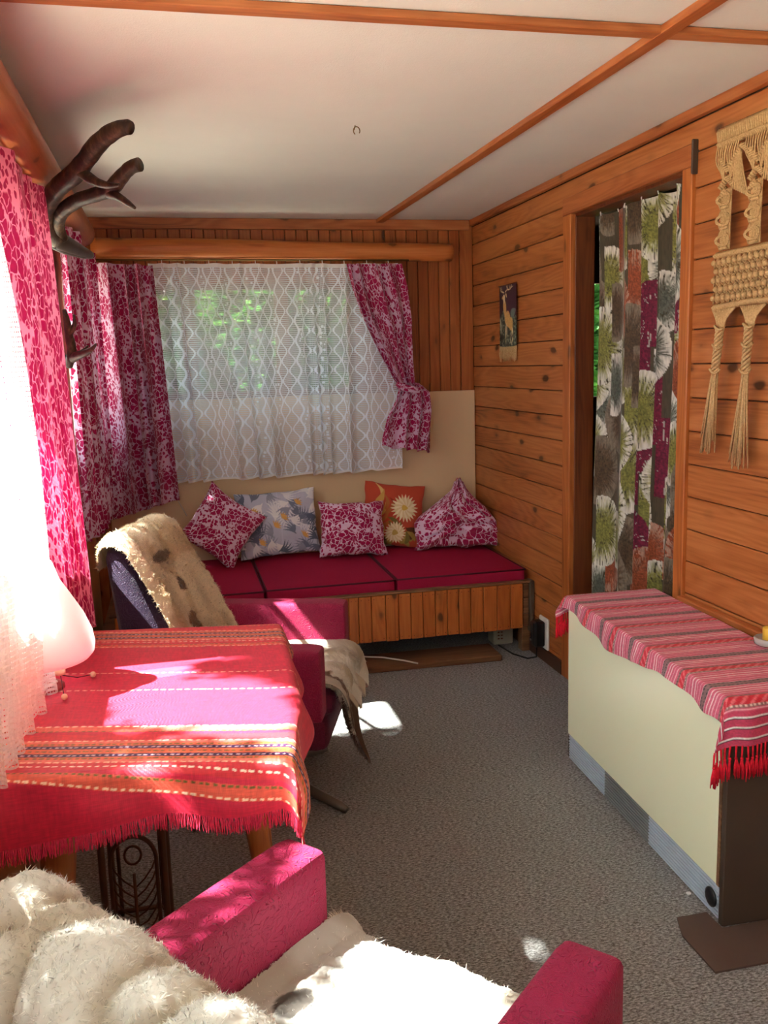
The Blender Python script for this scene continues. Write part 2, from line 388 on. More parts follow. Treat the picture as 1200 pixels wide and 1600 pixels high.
def grid_faces(nu, nv, off=0):
    i, j = np.meshgrid(np.arange(nu-1), np.arange(nv-1), indexing='ij'); a = (i*nv+j).ravel()+off
    return np.stack([a, a+nv, a+nv+1, a+1], 1)
def cloth_obj(name, P, uv, mat, col=None, parent=None, **pr):
    nu, nv = P.shape[:2]
    me = mesh(name, P.reshape(-1, 3), grid_faces(nu, nv), True, uv.reshape(-1, 2), None if col is None else col.reshape(-1, 3))
    return link(name, me, mat, parent, **pr)
def thing(name, label, cat, loc=(0, 0, 0), rz=0.0, group=None):
    o = bpy.data.objects.new(name, None); COL.objects.link(o); o.location = loc; o.rotation_euler = (0, 0, rz); o.empty_display_size = .05
    o['label'] = label; o['category'] = cat
    if group: o['group'] = group
    return o
def tag(o, label, cat, group=None):
    o['label'] = label; o['category'] = cat
    if group: o['group'] = group
    return o
def struct(o): o['kind'] = 'structure'; return o
def struct_e(name):
    o = bpy.data.objects.new(name, None); COL.objects.link(o); o['kind'] = 'structure'; o.empty_display_size = .05; return o
def board(name, x0, x1, y0, y1, z0, z1, mat, parent, bev=.003):
    """one plank with its own origin at its middle"""
    c = ((x0+x1)/2, (y0+y1)/2, (z0+z1)/2)
    o = MB().box(x0-c[0], x1-c[0], y0-c[1], y1-c[1], z0-c[2], z1-c[2], bev).build(name, mat, parent); o.location = c; return o
def sm(a, b, x): t = np.clip((x-a)/(b-a), 0, 1); return t*t*(3-2*t)
def vnoise(x, seed=0):
    """smooth 1-D noise"""
    r = np.random.RandomState(seed).rand(512); x = np.asarray(x, float); i = np.floor(x).astype(int); f = x-i; f = f*f*(3-2*f)
    return r[i % 512]*(1-f)+r[(i+1) % 512]*f
def noise2(x, y, seed=0):
    r = np.random.RandomState(seed).rand(128, 128); i = np.floor(x).astype(int); j = np.floor(y).astype(int); f = x-i; g = y-j; f = f*f*(3-2*f); g = g*g*(3-2*g)
    a = r[i % 128, j % 128]; b = r[(i+1) % 128, j % 128]; c = r[i % 128, (j+1) % 128]; d = r[(i+1) % 128, (j+1) % 128]
    return (a*(1-f)+b*f)*(1-g)+(c*(1-f)+d*f)*g

# ------------------------------------------------------------------ the room
W = 1.571; YB = 4.65; XL = -.42; YF = -1.3; ZC = 2.07; T = .09
struct(MB().box(XL-T, W, YF, YB, -.06, 0).build('floor', M['carpet']))
o = MB().box(XL-T, W+T, YF, YB+.05, ZC+.004, ZC+.06).build('ceiling', M['ceiling']); struct(o)
struct(board('trim_1', XL, W, 1.945, 1.985, ZC-.014, ZC+.003, M['trim_x'], None, .002))
o = struct(board('trim_2', -.019, .019, -4.55, 1.36, -.010, .008, M['trim_y'], None, .002))
o.location = (1.097, 3.29, ZC-.006); o.rotation_euler = (0, 0, math.atan2(.052, 2.92))
struct(board('trim_3', W-.022, W, YF, YB-.02, ZC-.028, ZC+.003, M['trim_y'], None, .002))
struct(board('trim_4', XL, W-.022, YB-.024, YB, 2.022, ZC+.003, M['trim_x'], None, .002))
# little hook in the ceiling
mb = MB(); a = np.linspace(-.6, 4.2, 16); c0 = at(557, 198, 2, ZC)
mb.tube(np.c_[c0[0]+.010*np.cos(a), np.full(16, c0[1]), ZC-.012+.012*np.sin(a)], .0016, 6)
mb.tube([(c0[0]-.004, c0[1], ZC+.004), (c0[0]-.008, c0[1], ZC-.010)], .0016, 6)
tag(mb.build('ceiling_hook', M['brass']), 'tiny bent wire hook in the middle of the white ceiling', 'hook')

# right wall: backing and planks, with a doorway
D0, D1, DZ = 2.61, 3.415, 1.91
wr = struct_e('wall_right')
mb = MB(); mb.box(W+.012, W+T, YF, D0, 0, ZC); mb.box(W+.012, W+T, D1, YB+.02, 0, ZC); mb.box(W+.012, W+T, D0, D1, DZ, ZC)
mb.build('backing', M['backing'], wr)
zl = [1.95-.1044*k for k in range(19)]+[.04]
def planks(y0, y1):
    for k in range(len(zl)-1):
        j = rng.uniform(0, .0022)
        board('plank', W+j, W+.014, y0, y1, zl[k+1]+.0016, zl[k]-.0016, M['wall_wood'], wr)
planks(YF, 2.557); planks(3.483, YB)
for z0, z1 in ((1.952, 2.040),): board('plank', W, W+.014, YF, YB, z0, z1, M['wall_wood'], wr)
struct(board('baseboard_right', W-.014, W+.002, 3.485, YB, 0, .058, M['base'], None))
struct(board('baseboard_right', W-.014, W+.002, YF, 2.555, 0, .058, M['base'], None))
struct(board('trim_5', W-.030, W-.001, 1.2, 2.555, .545, .586, M['trim_y'], None, .004))      # ledge behind the heater cabinet
dr = struct_e('door_1')
board('casing', W-.012, W+.012, D1, 3.484, 0, DZ, M['trim_z'], dr); board('casing', W-.012, W+.012, 2.556, D0, 0, DZ, M['trim_z'], dr)
board('lintel', W-.014, W+.012, 2.552, 3.486, DZ, 1.976, M['trim_y'], dr)
board('jamb', W+.010, W+T+.004, D1-.002, D1+.02, 0, DZ, M['reveal'], dr); board('jamb', W+.010, W+T+.004, D0-.02, D0+.002, 0, DZ, M['reveal'], dr)
board('jamb', W+.010, W+T+.004, D0, D1, DZ-.012, DZ+.004, M['reveal'], dr)
# dark room beyond the doorway with a window far down
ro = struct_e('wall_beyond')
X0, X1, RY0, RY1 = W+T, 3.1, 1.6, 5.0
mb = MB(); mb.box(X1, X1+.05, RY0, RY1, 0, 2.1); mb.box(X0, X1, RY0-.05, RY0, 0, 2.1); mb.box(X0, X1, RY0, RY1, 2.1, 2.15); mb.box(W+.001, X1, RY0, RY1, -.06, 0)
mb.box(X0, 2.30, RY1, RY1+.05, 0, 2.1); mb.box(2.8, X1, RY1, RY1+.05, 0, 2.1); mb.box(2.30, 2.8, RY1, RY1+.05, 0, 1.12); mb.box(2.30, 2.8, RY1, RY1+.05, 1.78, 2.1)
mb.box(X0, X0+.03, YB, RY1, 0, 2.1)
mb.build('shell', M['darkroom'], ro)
w3 = struct_e('window_3'); board('frame', 2.30, 2.8, RY1-.012, RY1+.02, 1.10, 1.125, M['reveal'], w3)
MB().box(2.30, 2.8, RY1+.02, RY1+.024, 1.12, 1.78).build('pane', M['glass'], w3)

# back wall: upright boards, window
WX0, WX1, WZ0, WZ1 = -.20, .935, 1.205, 1.765
wb = struct_e('wall_back')
mb = MB(); y0, y1 = YB+.012, YB+.06
mb.box(XL-T, WX0, y0, y1, 0, ZC); mb.box(WX1, W+T, y0, y1, 0, ZC); mb.box(WX0, WX1, y0, y1, 0, WZ0); mb.box(WX0, WX1, y0, y1, WZ1, ZC)
mb.build('backing', M['backing'], wb)
x = 1.500; xs_ = []
while x > XL: xs_.append(x); x -= .0568
for i, xr in enumerate(xs_):
    xl = max(xr-.0568, XL)
    if xr < WX0+.01 or xl > WX1-.01: segs = [(1.19, 2.025)] if xl > -.3 else [(0, 2.025)]
    else: segs = [(WZ1, 2.025)]
    for z0, z1 in segs: board('board', xl+.0012, xr-.0012, YB-rng.uniform(0, .001), YB+.013, z0, z1, M['wall_wood_v'], wb)
board('board', 1.5015, W-.001, YB-.006, YB+.013, 0, 2.045, M['wall_wood_v'], wb)
w1 = struct_e('window_1')
mb = MB(); e = .028; mb.box(WX0, WX1, YB+.002, YB+.05, WZ0, WZ0+e); mb.box(WX0, WX1, YB+.002, YB+.05, WZ1-e, WZ1); mb.box(WX0, WX0+e, YB+.002, YB+.05, WZ0, WZ1); mb.box(WX1-e, WX1, YB+.002, YB+.05, WZ0, WZ1)
mb.build('frame', M['reveal'], w1)
for xm in (.10, .56): board('mullion', xm-.035, xm+.035, YB+.004, YB+.048, WZ0+e, WZ1-e, M['bench_rail'], w1)
for xa, xb in ((WX0+e, .065), (.135, .525), (.595, WX1-e)): MB().box(xa, xb, YB+.028, YB+.032, WZ0+e, WZ1-e).build('pane', M['glass'], w1)

# left wall with long windows
wl = struct_e('wall_left'); SZ0, SZ1 = 1.05, 1.76
mb = MB(); mb.box(XL-T, XL, YF, YB+.02, 0, SZ0); mb.box(XL-T, XL, YF, YB+.02, SZ1, ZC)
for a, b in ((YF, YF+.1), (3.43, 4.06), (4.42, YB+.02)): mb.box(XL-T, XL, a, b, SZ0, SZ1)
mb.build('backing', M['wallpaint'], wl)
for n_, (a, b, posts) in enumerate(((YF+.1, 3.43, (.25, 2.05)), (4.06, 4.42, ()))):
    w2 = struct_e('window_2' if n_ == 0 else 'window_4')
    mb = MB(); mb.box(XL-.06, XL-.02, a, b, SZ0, SZ0+.022); mb.box(XL-.06, XL-.02, a, b, SZ1-.022, SZ1); mb.box(XL-.06, XL-.02, a, a+.02, SZ0, SZ1); mb.box(XL-.06, XL-.02, b-.02, b, SZ0, SZ1)
    mb.build('frame', M['white'], w2)
    ed = [a+.02]+[p for p in posts]+[b-.02]
    for p in posts: board('mullion', XL-.058, XL-.022, p-.018, p+.018, SZ0+.022, SZ1-.022, M['white'], w2)
    for p, q in zip(ed[:-1], ed[1:]): MB().box(XL-.042, XL-.038, p, q, SZ0+.022, SZ1-.022).build('pane', M['glass'], w2)
# wall behind the camera with a glazed double door letting the garden light in
wf = struct_e('wall_front'); mb = MB(); mb.box(XL-T, .25, YF-T, YF, 0, ZC); mb.box(1.15, W+T, YF-T, YF, 0, ZC); mb.box(.25, 1.15, YF-T, YF, 1.8, ZC); mb.box(.25, 1.15, YF-T, YF, 0, 1.0); mb.build('backing', M['wallpaint'], wf)
w5 = struct_e('window_5'); mb = MB()
for a, b in ((.25, .29), (1.11, 1.15)): mb.box(a, b, YF-.06, YF-.02, 1.0, 1.8)
mb.box(.25, 1.15, YF-.06, YF-.02, 1.0, 1.04); mb.box(.25, 1.15, YF-.06, YF-.02, 1.76, 1.8); mb.build('frame', M['white'], w5)
MB().box(.29, 1.11, YF-.042, YF-.038, 1.04, 1.76).build('pane', M['glass'], w5)

# round poles under the ceiling that carry the curtains
def log(name, p, q, r0, r1, mat, seed):
    n = 40; t = np.linspace(0, 1, n); P = np.outer(1-t, p)+np.outer(t, q)
    P[:, 2] += .006*(vnoise(t*5, seed)-.5); ax = 0 if abs(q[0]-p[0]) > 1 else 1; P[:, 1-ax] += .010*(vnoise(t*4, seed+1)-.5)
    R = (r0+(r1-r0)*t)*(1+.06*(vnoise(t*9, seed+2)-.5)); return struct(MB().tube(P, R, 20).build(name, mat))
log('trim_6', (-.345, YF, 1.945), (-.335, 4.12, 1.925), .052, .056, M['log_y'], 3)
log('trim_7', (-.33, 4.56, 1.925), (1.432, 4.575, 1.905), .050, .043, M['log_x'], 9)

# garden outside
struct(MB().box(-14, 14, -12, 16, -.5, -.42).build('floor_garden', M['lawn']))
def leaves(name, pts, size, seed, label=None, parent=None):
    r = np.random.RandomState(seed); n = len(pts); a = r.randn(n, 3); a /= np.linalg.norm(a, axis=1)[:, None]
    b = np.cross(a, r.randn(n, 3)); b /= np.linalg.norm(b, axis=1)[:, None]; c = np.cross(a, b); s = size*r.uniform(.6, 1.4, n)[:, None]
    V = np.stack([pts-a*s, pts+b*s*.5+c*s*.08, pts+a*s, pts-b*s*.5+c*s*.08], 1).reshape(-1, 3)
    k = np.arange(n)*4; Fc = np.concatenate([np.stack([k, k+1, k+2], 1), np.stack([k, k+2, k+3], 1)])
    return link(name, mesh(name, V, Fc, False), M['leaf'], parent, kind='stuff')
def bush(name, label, c, rad, n, seed, size=.05, cat='bush', trunk=True):
    t = thing(name, label, cat, (c[0], c[1], -.42)); r = np.random.RandomState(seed)
    p = r.randn(n, 3); p /= np.linalg.norm(p, axis=1)[:, None]; p *= (r.uniform(.55, 1, n)**.5)[:, None]; p *= np.array(rad)
    p[:, 2] += c[2]+.42; leaves('foliage', p, size, seed, parent=t)
    if trunk:
        MB().tube([(0, 0, 0), (.03, 0, c[2]*.5+.2), (-.02, .02, c[2]+.42)], [.08, .06, .03], 8).build('trunk', M['bark'], t)
    return t
bush('garden_bush', 'green bush behind the left panes of the lace-curtained window', (-.9, 6.4, 1.2), (.85, .5, 1.5), 17000, 1, .075)
bush('garden_bush', 'green bush behind the middle of the lace-curtained window', (.95, 6.6, 1.3), (.85, .5, 1.7), 17000, 2, .075)
bush('garden_bush', 'green bush behind the right panes of the lace-curtained window', (2.75, 6.8, 1.3), (.85, .5, 1.7), 17000, 3, .075)
bush('garden_bush', 'green shrub seen through the gap beside the patterned door curtain', (4.6, 7.3, 1.3), (.7, .7, 1.6), 12000, 5, .07)
bush('garden_tree', 'tall dense tree standing farther behind the lace-curtained window', (1.0, 9.0, 2.8), (4.5, .9, 3.2), 60000, 4, .13, 'tree')

# unseen tree outside the left windows, added to block sun; gaps shape the patches
def inside(poly, x, y):
    c = np.zeros(len(x), bool); n = len(poly)
    for i in range(n):
        (x1, y1), (x2, y2) = poly[i], poly[(i+1) % n]
        k = ((y1 > y) != (y2 > y)) & (x < (x2-x1)*(y-y1)/(y2-y1+1e-12)+x1); c ^= k
    return c
r = np.random.RandomState(21); n = 42000
px_ = r.uniform(-2.3, -1.0, n); wy = r.uniform(-1.2, 4.7, n); wz = r.uniform(.95, 2.0, n)          # wy, wz: where the sun ray through the leaf meets the window plane
jy = wy+.020*r.randn(n); jz = wz+.020*r.randn(n)
def from_surface(z, poly): return [(y, z+(x-XL)/SUN_K) for x, y in poly]
open_ = inside(from_surface(.70, [(-.18, 1.90), (-.05, 1.93), (.10, 1.90), (.205, 1.78), (.205, 1.47), (.13, 1.46), (.11, 1.52), (-.01, 1.57), (-.10, 1.64), (-.18, 1.71)]), jy, jz)
open_ |= inside(from_surface(.70, [(-.14, 1.52), (-.06, 1.53), (-.02, 1.47), (-.10, 1.44)]), jy, jz)
open_ |= (jy < 1.44) & (jy > .97) & (jz > 1.15+.45*(jy-.97))
open_ |= (jy < 1.40) & (jy > 1.10) & (jz > 1.08) & (noise2(jy*22, jz*22, 3) > .60)
open_ |= (jy > .80) & (jy < .98) & (jz > 1.5) & (noise2(jy*22, jz*22, 5) > .60)
open_ |= (jy > 2.86) & (jy < 3.42) & (jz > 1.22)
open_ |= (jy > 2.00) & (jy < 2.84) & (jz < 1.42-.25*(jy-2.0))
open_ &= ~((jy > 2.90) & (jy < 3.14) & (jz < 1.66))
open_ |= (jy > 2.86) & (jy < 3.0) & (jz > 1.42) & (jz < 1.74)
open_ |= (jy > 1.82) & (jy < 2.06) & (jz < 1.30)
open_ &= ~((jz > 1.60) & (jy < 1.9) & (noise2(jy*14, jz*14, 8) > .45))
ok = (~open_) & (r.rand(n) < .9); px_, wy, wz = px_[ok], wy[ok], wz[ok]
tr = thing('garden_tree', 'unseen tree added outside the left windows, its leaf gaps shaped to form the sun patches', 'tree', (-1.9, 2.2, -.42))
P3 = np.c_[px_+1.9, wy-2.2, wz+(XL-px_)/SUN_K+.42]
leaves('foliage', P3, .028, 5, parent=tr)
MB().tube([(-.5, .2, 0), (-.45, .1, 1.2), (-.3, .0, 2.2), (0, 0, 3.2)], [.11, .09, .07, .04], 10).build('trunk', M['bark'], tr)
for k in range(5): MB().tube([(-.35, .0, 2.0+.1*k), (-.1, -1.2+.6*k, 2.9+.1*k), (.2, -2.4+1.2*k, 3.5)], [.03, .02, .01], 6).build('branch', M['bark'], tr)

# ------------------------------------------------------------------ bench along the back wall
bn = thing('bench_base', 'low wooden bench base with upright pine slats under the burgundy cushions', 'bench', (.6, 4.2, 0))
def rel(o, root):
    o.location = (o.location.x-root.location.x, o.location.y-root.location.y, o.location.z-root.location.z); return o
xsb = [.695-.0585*k for k in range(17, 0, -1)]+[.696, .741, .799, .864, .924, .980, 1.037, 1.095, 1.152, 1.207, 1.264, 1.324, 1.391, 1.456, 1.517]
for a, b in zip(xsb[:-1], xsb[1:]):
    zb = .120+rng.uniform(-.002, .002)
    s_ = rel(board('slat', a+.0012, b-.0012, 3.815, 3.832, zb, .334, M['slat'], bn, .003), bn)
me_nails = MB()
for a, b in zip(xsb[-15:-1], xsb[-14:]):
    for zz in (.318, .135):
        for xx in (a+.012, b-.012): me_nails.box(xx-.0016, xx+.0016, 3.8138, 3.8155, zz-.0016, zz+.0016)
o = me_nails.build('nail_heads', M['piping'], bn, kind='stuff'); o.location = (-.6, -4.2, 0)
rel(board('top_rail', -.32, 1.553, 3.812, 3.850, .334, .344, M['bench_rail'], bn), bn)
for z0, z1 in ((.125, .185), (.187, .262), (.264, .332)): rel(board('end_block', 1.519, 1.548, 3.822, 3.850, z0, z1, M['bench_rail'], bn), bn)
rel(board('post', 1.549, 1.568, 3.805, 3.860, .1, .345, M['grey_wood'], bn), bn)
rel(board('post', 1.520, 1.560, 3.84, 3.89, 0, .124, M['bench_rail'], bn), bn)
for xx in (.70, -.2): rel(board('leg', xx, xx+.05, 4.3, 4.35, 0, .13, M['grey_wood'], bn), bn)
rel(board('deck', -.36, 1.555, 3.86, 4.60, .235, .255, M['bench_rail'], bn), bn)
rel(board('back_rail', -.36, 1.555, 4.56, 4.60, 0, .234, M['reveal'], bn), bn)
def seat_cushion(x0, x1, label, dz=0):
    t = thing('seat_cushion', label, 'cushion', ((x0+x1)/2, 4.23, .256), 0, 'burgundy seat cushions on the bench'); w = (x1-x0)/2-.003
    MB().rbox(-w, w, -.375, .375, 0, .137+dz, .016, 16, .012).build('pad', M['felt'], t)
    pts = []
    for a, b in ((-w, -.375), (w, -.375), (w, .375), (-w, .375), (-w, -.375)): pts.append((a*.993, b*.993, .131+dz))
    mb = MB()
    for p, q in zip(pts[:-1], pts[1:]): mb.tube([p, q], .0042, 6)
    mb.build('piping', M['piping'], t)
seat_cushion(-.30, .338, 'burgundy felt seat cushion at the left end of the bench, half behind the far armchair', -.003)
seat_cushion(.338, .925, 'burgundy felt seat cushion in the middle of the bench')
seat_cushion(.925, 1.548, 'burgundy felt seat cushion at the right end of the bench, against the pine wall', .002)

# beige sheet on the back wall
tag(MB().box(-.34, W-.003, 4.628, 4.642, .30, 1.200, .002).build('hardboard_panel', M['beige']), 'plain beige board leaning on the back wall behind the pillows', 'panel')
# under the bench
o = board('plank', .70, 1.385, 3.745, 3.93, 0, .028, M['rough_x'], None, .004); o.name = 'floor_plank'; o.rotation_euler = (0, 0, -.02)
tag(o, 'rough brown plank lying on the carpet in front of the bench', 'plank')
t = thing('plastic_box', 'greige plastic power box on the carpet under the right end of the bench', 'box', (1.475, 4.0, 0))
MB().box(-.050, .050, -.035, .05, 0, .082, .006).build('casing', M['greybox'], t)
mb = MB()
for i in range(3):
    for j in range(2): mb.box(-.030+j*.016, -.020+j*.016, -.0365, -.034, .028+i*.016, .034+i*.016)
mb.build('vent_slots', M['reveal'], t, kind='stuff')
mb = MB(); mb.tube([(.60, 3.96, .02), (.76, 3.90, .034), (.85, 3.85, .036), (.93, 3.78, .036), (.985, 3.735, .031)], .004, 8)
tag(mb.build('cable', M['cable']), 'pale cable end lying over the plank below the bench', 'cable')
mb = MB(); t_ = np.linspace(0, 1, 20); mb.tube(np.c_[1.0+.36*t_, np.full(20, 4.0), .14-.045*np.sin(math.pi*t_)+.01*t_], .0035, 8)
tag(mb.build('cable', M['cable']), 'thin pale cable sagging below the pine slats of the bench', 'cable')
t = thing('wall_socket', 'black plug adapter on a white socket plate low on the pine wall', 'socket', (W, 3.70, .06))
MB().box(-.012, 0, -.065, .03, .0, .145, .004).build('cover_plate', M['white'], t)
MB().box(-.060, -.010, -.042, .020, .012, .130, .008).build('adapter', M['black'], t)
MB().box(-.0615, -.0595, -.014, -.011, .016, .124).build('seam', M['steel'], t)
mb = MB(); mb.lathe([(.0001, 0), (.006, 0), (.006, .003), (.0001, .003)], (0, 0, 0), 10)
mb.xf(Matrix.Translation((-.0608, .004, .04)) @ Matrix.Rotation(-math.pi/2, 4, 'Y')); mb.build('button', M['steel'], t)
mb = MB(); mb.tube([(1.535, 3.70, .07), (1.53, 3.69, .02), (1.50, 3.72, .006), (1.46, 3.80, .006), (1.44, 3.94, .008)], .004, 8)
tag(mb.build('cable', M['black']), 'black cable dropping from the adapter to the carpet', 'cable')

# ------------------------------------------------------------------ curtains
def curtain(name, label, top, bot, mat, folds, amp, nrm=(0, -1, 0), width=1.6, nu=240, nv=60, seed=0, sway=.0, mid=None, topamp=.55, scallop=.006, uvs=1.0, cat='curtain', hem=True, tape=None, hooks=0, side=None):
    """top/bot: the two ends of the upper and lower edge; folds run down, pushed out along nrm"""
    s = np.linspace(0, 1, nu); t = np.linspace(0, 1, nv); r = np.random.RandomState(seed)
    top = np.array(top, float); bot = np.array(bot, float); nrm = np.array(nrm, float)
    ph = folds*s+.9*(vnoise(s*folds*.7, seed)-.5)*1.6
    wob = np.sin(2*math.pi*ph)+.35*np.sin(4*math.pi*ph+1.3+3*vnoise(s*5, seed+4)); am = .55+.9*vnoise(s*folds*.6+9, seed+2)
    S, Tt = np.meshgrid(s, t, indexing='ij')
    Sq = S+.020*(noise2(S*folds*.8, Tt*2.2, seed+5)-.5)*Tt
    A = top[0]*(1-Sq[..., None])+top[1]*Sq[..., None]; B = bot[0]*(1-Sq[..., None])+bot[1]*Sq[..., None]
    P = A*(1-Tt[..., None])+B*Tt[..., None]
    if side is not None: P = side(P, S, Tt)
    depth = (topamp+(1-topamp)*Tt)*amp*(wob*am)[:, None]*(1+.25*np.sin(3*Tt+S*9))
    tang = (top[1]-top[0])/np.linalg.norm(top[1]-top[0])
    P = P+depth[..., None]*nrm+(.35*amp*np.cos(2*math.pi*ph)[:, None]*(.5+.5*Tt))[..., None]*tang
    P[..., 2] += scallop*np.sin(2*math.pi*ph*1.0+.8)[:, None]*(Tt > .98)+.004*(vnoise(s*folds*2, seed+8)-.5)[:, None]
    uv = np.stack([S*width*uvs, -(Tt)*np.linalg.norm(top[0]-bot[0])*uvs], -1)
    o = cloth_obj(name, P, uv, mat); tag(o, label, cat)
    if tape:
        k = max(2, int(nv*.025)); mb = MB(); Q = P[:, 0]
        strip = np.stack([Q+np.array([0, 0, .006]), Q-np.array([0, 0, .012])], 1)+nrm*.002; mb.grid(strip); mb.build('header_tape', tape, o)
        mb = MB(); zb = P[:, -1]; strip = np.stack([zb+np.array([0, 0, .010]), zb], 1)+nrm*.0015; mb.grid(strip); mb.build('hem', tape, o)
    for k in range(hooks):
        i = int((k+.5)/hooks*nu); q = P[i, 0]
        MB().tube([q+[0, 0, -.008], q+[0, -.002, .012], q+[0, .004, .020]], .0022, 6).build('hook', M['white'], o)
    return o, P

# white lace over the back window
YL = 4.535
tl, tr_ = at(233, 414, 1, YL), at(622, 414, 1, YL); bl, br = at(276, 755, 1, YL), at(628, 733, 1, YL)
curtain('lace_curtain', 'white lace curtain gathered over the back window', (tl, tr_), (bl, br), M['lace'], 10, .034, (0, -1, 0), 1.75, 420, 60, 12, tape=M['tape'], hooks=11, topamp=.35, scallop=.008)
# curtain rail behind the pole
tag(MB().tube([(-.33, YL+.012, 1.868), (1.20, YL+.012, 1.862)], .0045, 8).build('curtain_rail', M['brass']), 'thin rail under the rear pole carrying the lace and floral curtains', 'rail')
tag(MB().tube([(-.352, .2, 1.862), (-.352, 4.42, 1.868)], .0045, 8).build('curtain_rail', M['brass']), 'thin rail under the left pole carrying the sunny side curtains', 'rail')
# floral curtain left of the lace
YC = 4.47
curtain('floral_curtain', 'crimson floral curtain hanging left of the lace, in the far corner', (at(133, 410, 1, YC), at(236, 414, 1, YC)), (at(178, 812, 1, YC), at(277, 782, 1, YC)),
        M['floral'], 3.4, .042, (0, -1, 0), .75, 160, 60, 4, topamp=.6)
# floral curtain on the left wall by the corner
curtain('floral_curtain', 'shaded crimson floral curtain on the left wall, behind the small antlers', ((-.335, 3.46, 1.865), (-.335, 4.36, 1.87)), ((-.325, 3.44, .74), (-.315, 4.40, .70)),
        M['floral'], 9, .030, (1, 0, 0), 2.2, 260, 60, 8, topamp=.7)
# sunlit floral curtain nearest the camera
curtain('floral_curtain', 'sunlit pink floral curtain hanging behind the table lamp', ((-.352, 2.04, 1.86), (-.338, 2.90, 1.868)), ((-.325, 2.06, .725), (-.243, 2.46, .69)),
        M['floral_sun'], 5.2, .024, (1, 0, 0), 1.5, 200, 70, 15, topamp=.8)
# white net at the near windows
curtain('net_curtain', 'glaring white net curtain at the near left edge, its hem lying on the red tablecloth', ((-.375, .55, 1.86), (-.368, 2.02, 1.86)), ((-.33, .62, .735), (-.285, 1.90, .705)),
        M['lace_near'], 11, .015, (1, 0, 0), 2.4, 320, 60, 19, topamp=.5, scallop=.012,
        side=lambda P, S, T_: P+np.stack([.040*np.sin(np.pi*np.clip(T_*1.05, 0, 1))**.8*S, 0*S, 0*S], -1))
curtain('net_curtain', 'white net curtain behind the sunlit floral curtain', ((-.392, 1.99, 1.86), (-.392, 3.40, 1.86)), ((-.385, 2.0, .86), (-.385, 3.38, .86)),
        M['lace_near'], 9, .010, (1, 0, 0), 2.0, 200, 40, 29, topamp=.5)

# tied-back floral curtain at the right
YT = 4.50
tb = thing('tied_curtain', 'crimson floral curtain right of the lace, gathered low with a matching tie', 'curtain', (1.1, YT, .9))
ky = [412, 450, 500, 550, 590, 606]
Lx = np.interp; 
def edge(ys, xs): return ys, xs
Ly, Lxx = [412, 450, 490, 530, 570, 606], [541, 549, 562, 580, 600, 620]
Ry, Rxx = [412, 450, 500, 550, 606], [626, 635, 642, 645, 648]
def two_edge(name, ya, yb, Ly, Lv, Ry, Rv, folds, amp, width, seed, gather_t, nv=50, hemw=0.0, nu=150):
    t = np.linspace(0, 1, nv); s = np.linspace(0, 1, nu); yy = ya+(yb-ya)*t
    Lp = np.array([at(x, y, 1, YT) for x, y in zip(np.interp(yy, Ly, Lv), yy)]); Rp = np.array([at(x, y, 1, YT) for x, y in zip(np.interp(yy, Ry, Rv), yy)])
    S, Tt = np.meshgrid(s, t, indexing='ij'); P = Lp[None]*(1-S[..., None])+Rp[None]*S[..., None]
    ph = folds*S+.5*(vnoise(s*folds, seed)[:, None]-.5)+.25*np.sin(2.5*Tt+5*S)
    P[..., 1] -= amp*np.sin(2*math.pi*ph)*(.6+.6*noise2(S*6, Tt*3, seed))+.018*gather_t(Tt)
    P[..., 0] += .25*amp*np.cos(2*math.pi*ph)
    P[..., 2] += hemw*np.sin(2*math.pi*ph+1)*(Tt > .97)
    L_ = abs(Lp[0][2]-Rp[-1][2]); uv = np.stack([S*width, -Tt*L_+seed], -1)
    return P, uv
P, uv = two_edge('c', 412, 612, Ly, Lxx, Ry, Rxx, 4.3, .020, .62, 5, lambda t: t*.5)
P -= np.array(tb.location); cloth_obj('drape', P, uv, M['floral'], parent=tb)
P, uv = two_edge('t', 598, 704, [598, 625, 655, 690, 704], [622, 617, 602, 594, 594], [598, 612, 640, 704], [650, 668, 673, 672], 3.4, .022, .5, 11, lambda t: 1+t*.4, hemw=.006)
s_ = np.linspace(0, 1, P.shape[0])[:, None]; P[..., 2] += (.030*(1-s_)-.006)*np.linspace(0, 1, P.shape[1])[None]
P -= np.array(tb.location); cloth_obj('tail', P, uv, M['floral'], parent=tb)
c1, c2 = at(617, 603, 1, YT), at(668, 609, 1, YT); mb = MB(); a = np.linspace(0, 2*math.pi, 28)
cx = (c1+c2)/2; hw = (c2[0]-c1[0])/2*.80
ring = np.stack([np.c_[cx[0]-.012+hw*np.cos(a), YT-.018+.045*np.sin(a), cx[2]+dz+.006*np.cos(a*2)+.012*np.sin(a)*0+(-.012)*np.cos(a)] for dz in (-.016, -.008, 0, .008, .016)], 1)
ring[:, 2, :2] = (ring[:, 2, :2]-[cx[0]-.012, YT-.018])*1.12+[cx[0]-.012, YT-.018]
o = cloth_obj('tie', ring-np.array(tb.location), np.stack(np.meshgrid(a*.05, np.linspace(0, .03, 5), indexing='ij'), -1), M['floral'], parent=tb)

# ------------------------------------------------------------------ printed cloths (colour per vertex)
def stroke(C, U, V, u, v, l, w, ang, col, soft=.3, bend=0.0, cr=None):
    du, dv = U-u, V-v; ca, sa = math.cos(ang), math.sin(ang); a = du*ca+dv*sa; b = -du*sa+dv*ca-bend*(a/l)**2*l
    d = (a/l)**2+(b/(w*np.clip(1-.55*(a/l), .2, 2)))**2; k = (1-sm(1-soft, 1+soft*.3, d))[..., None]
    C[:] = C*(1-k)+np.asarray(col, float)*k

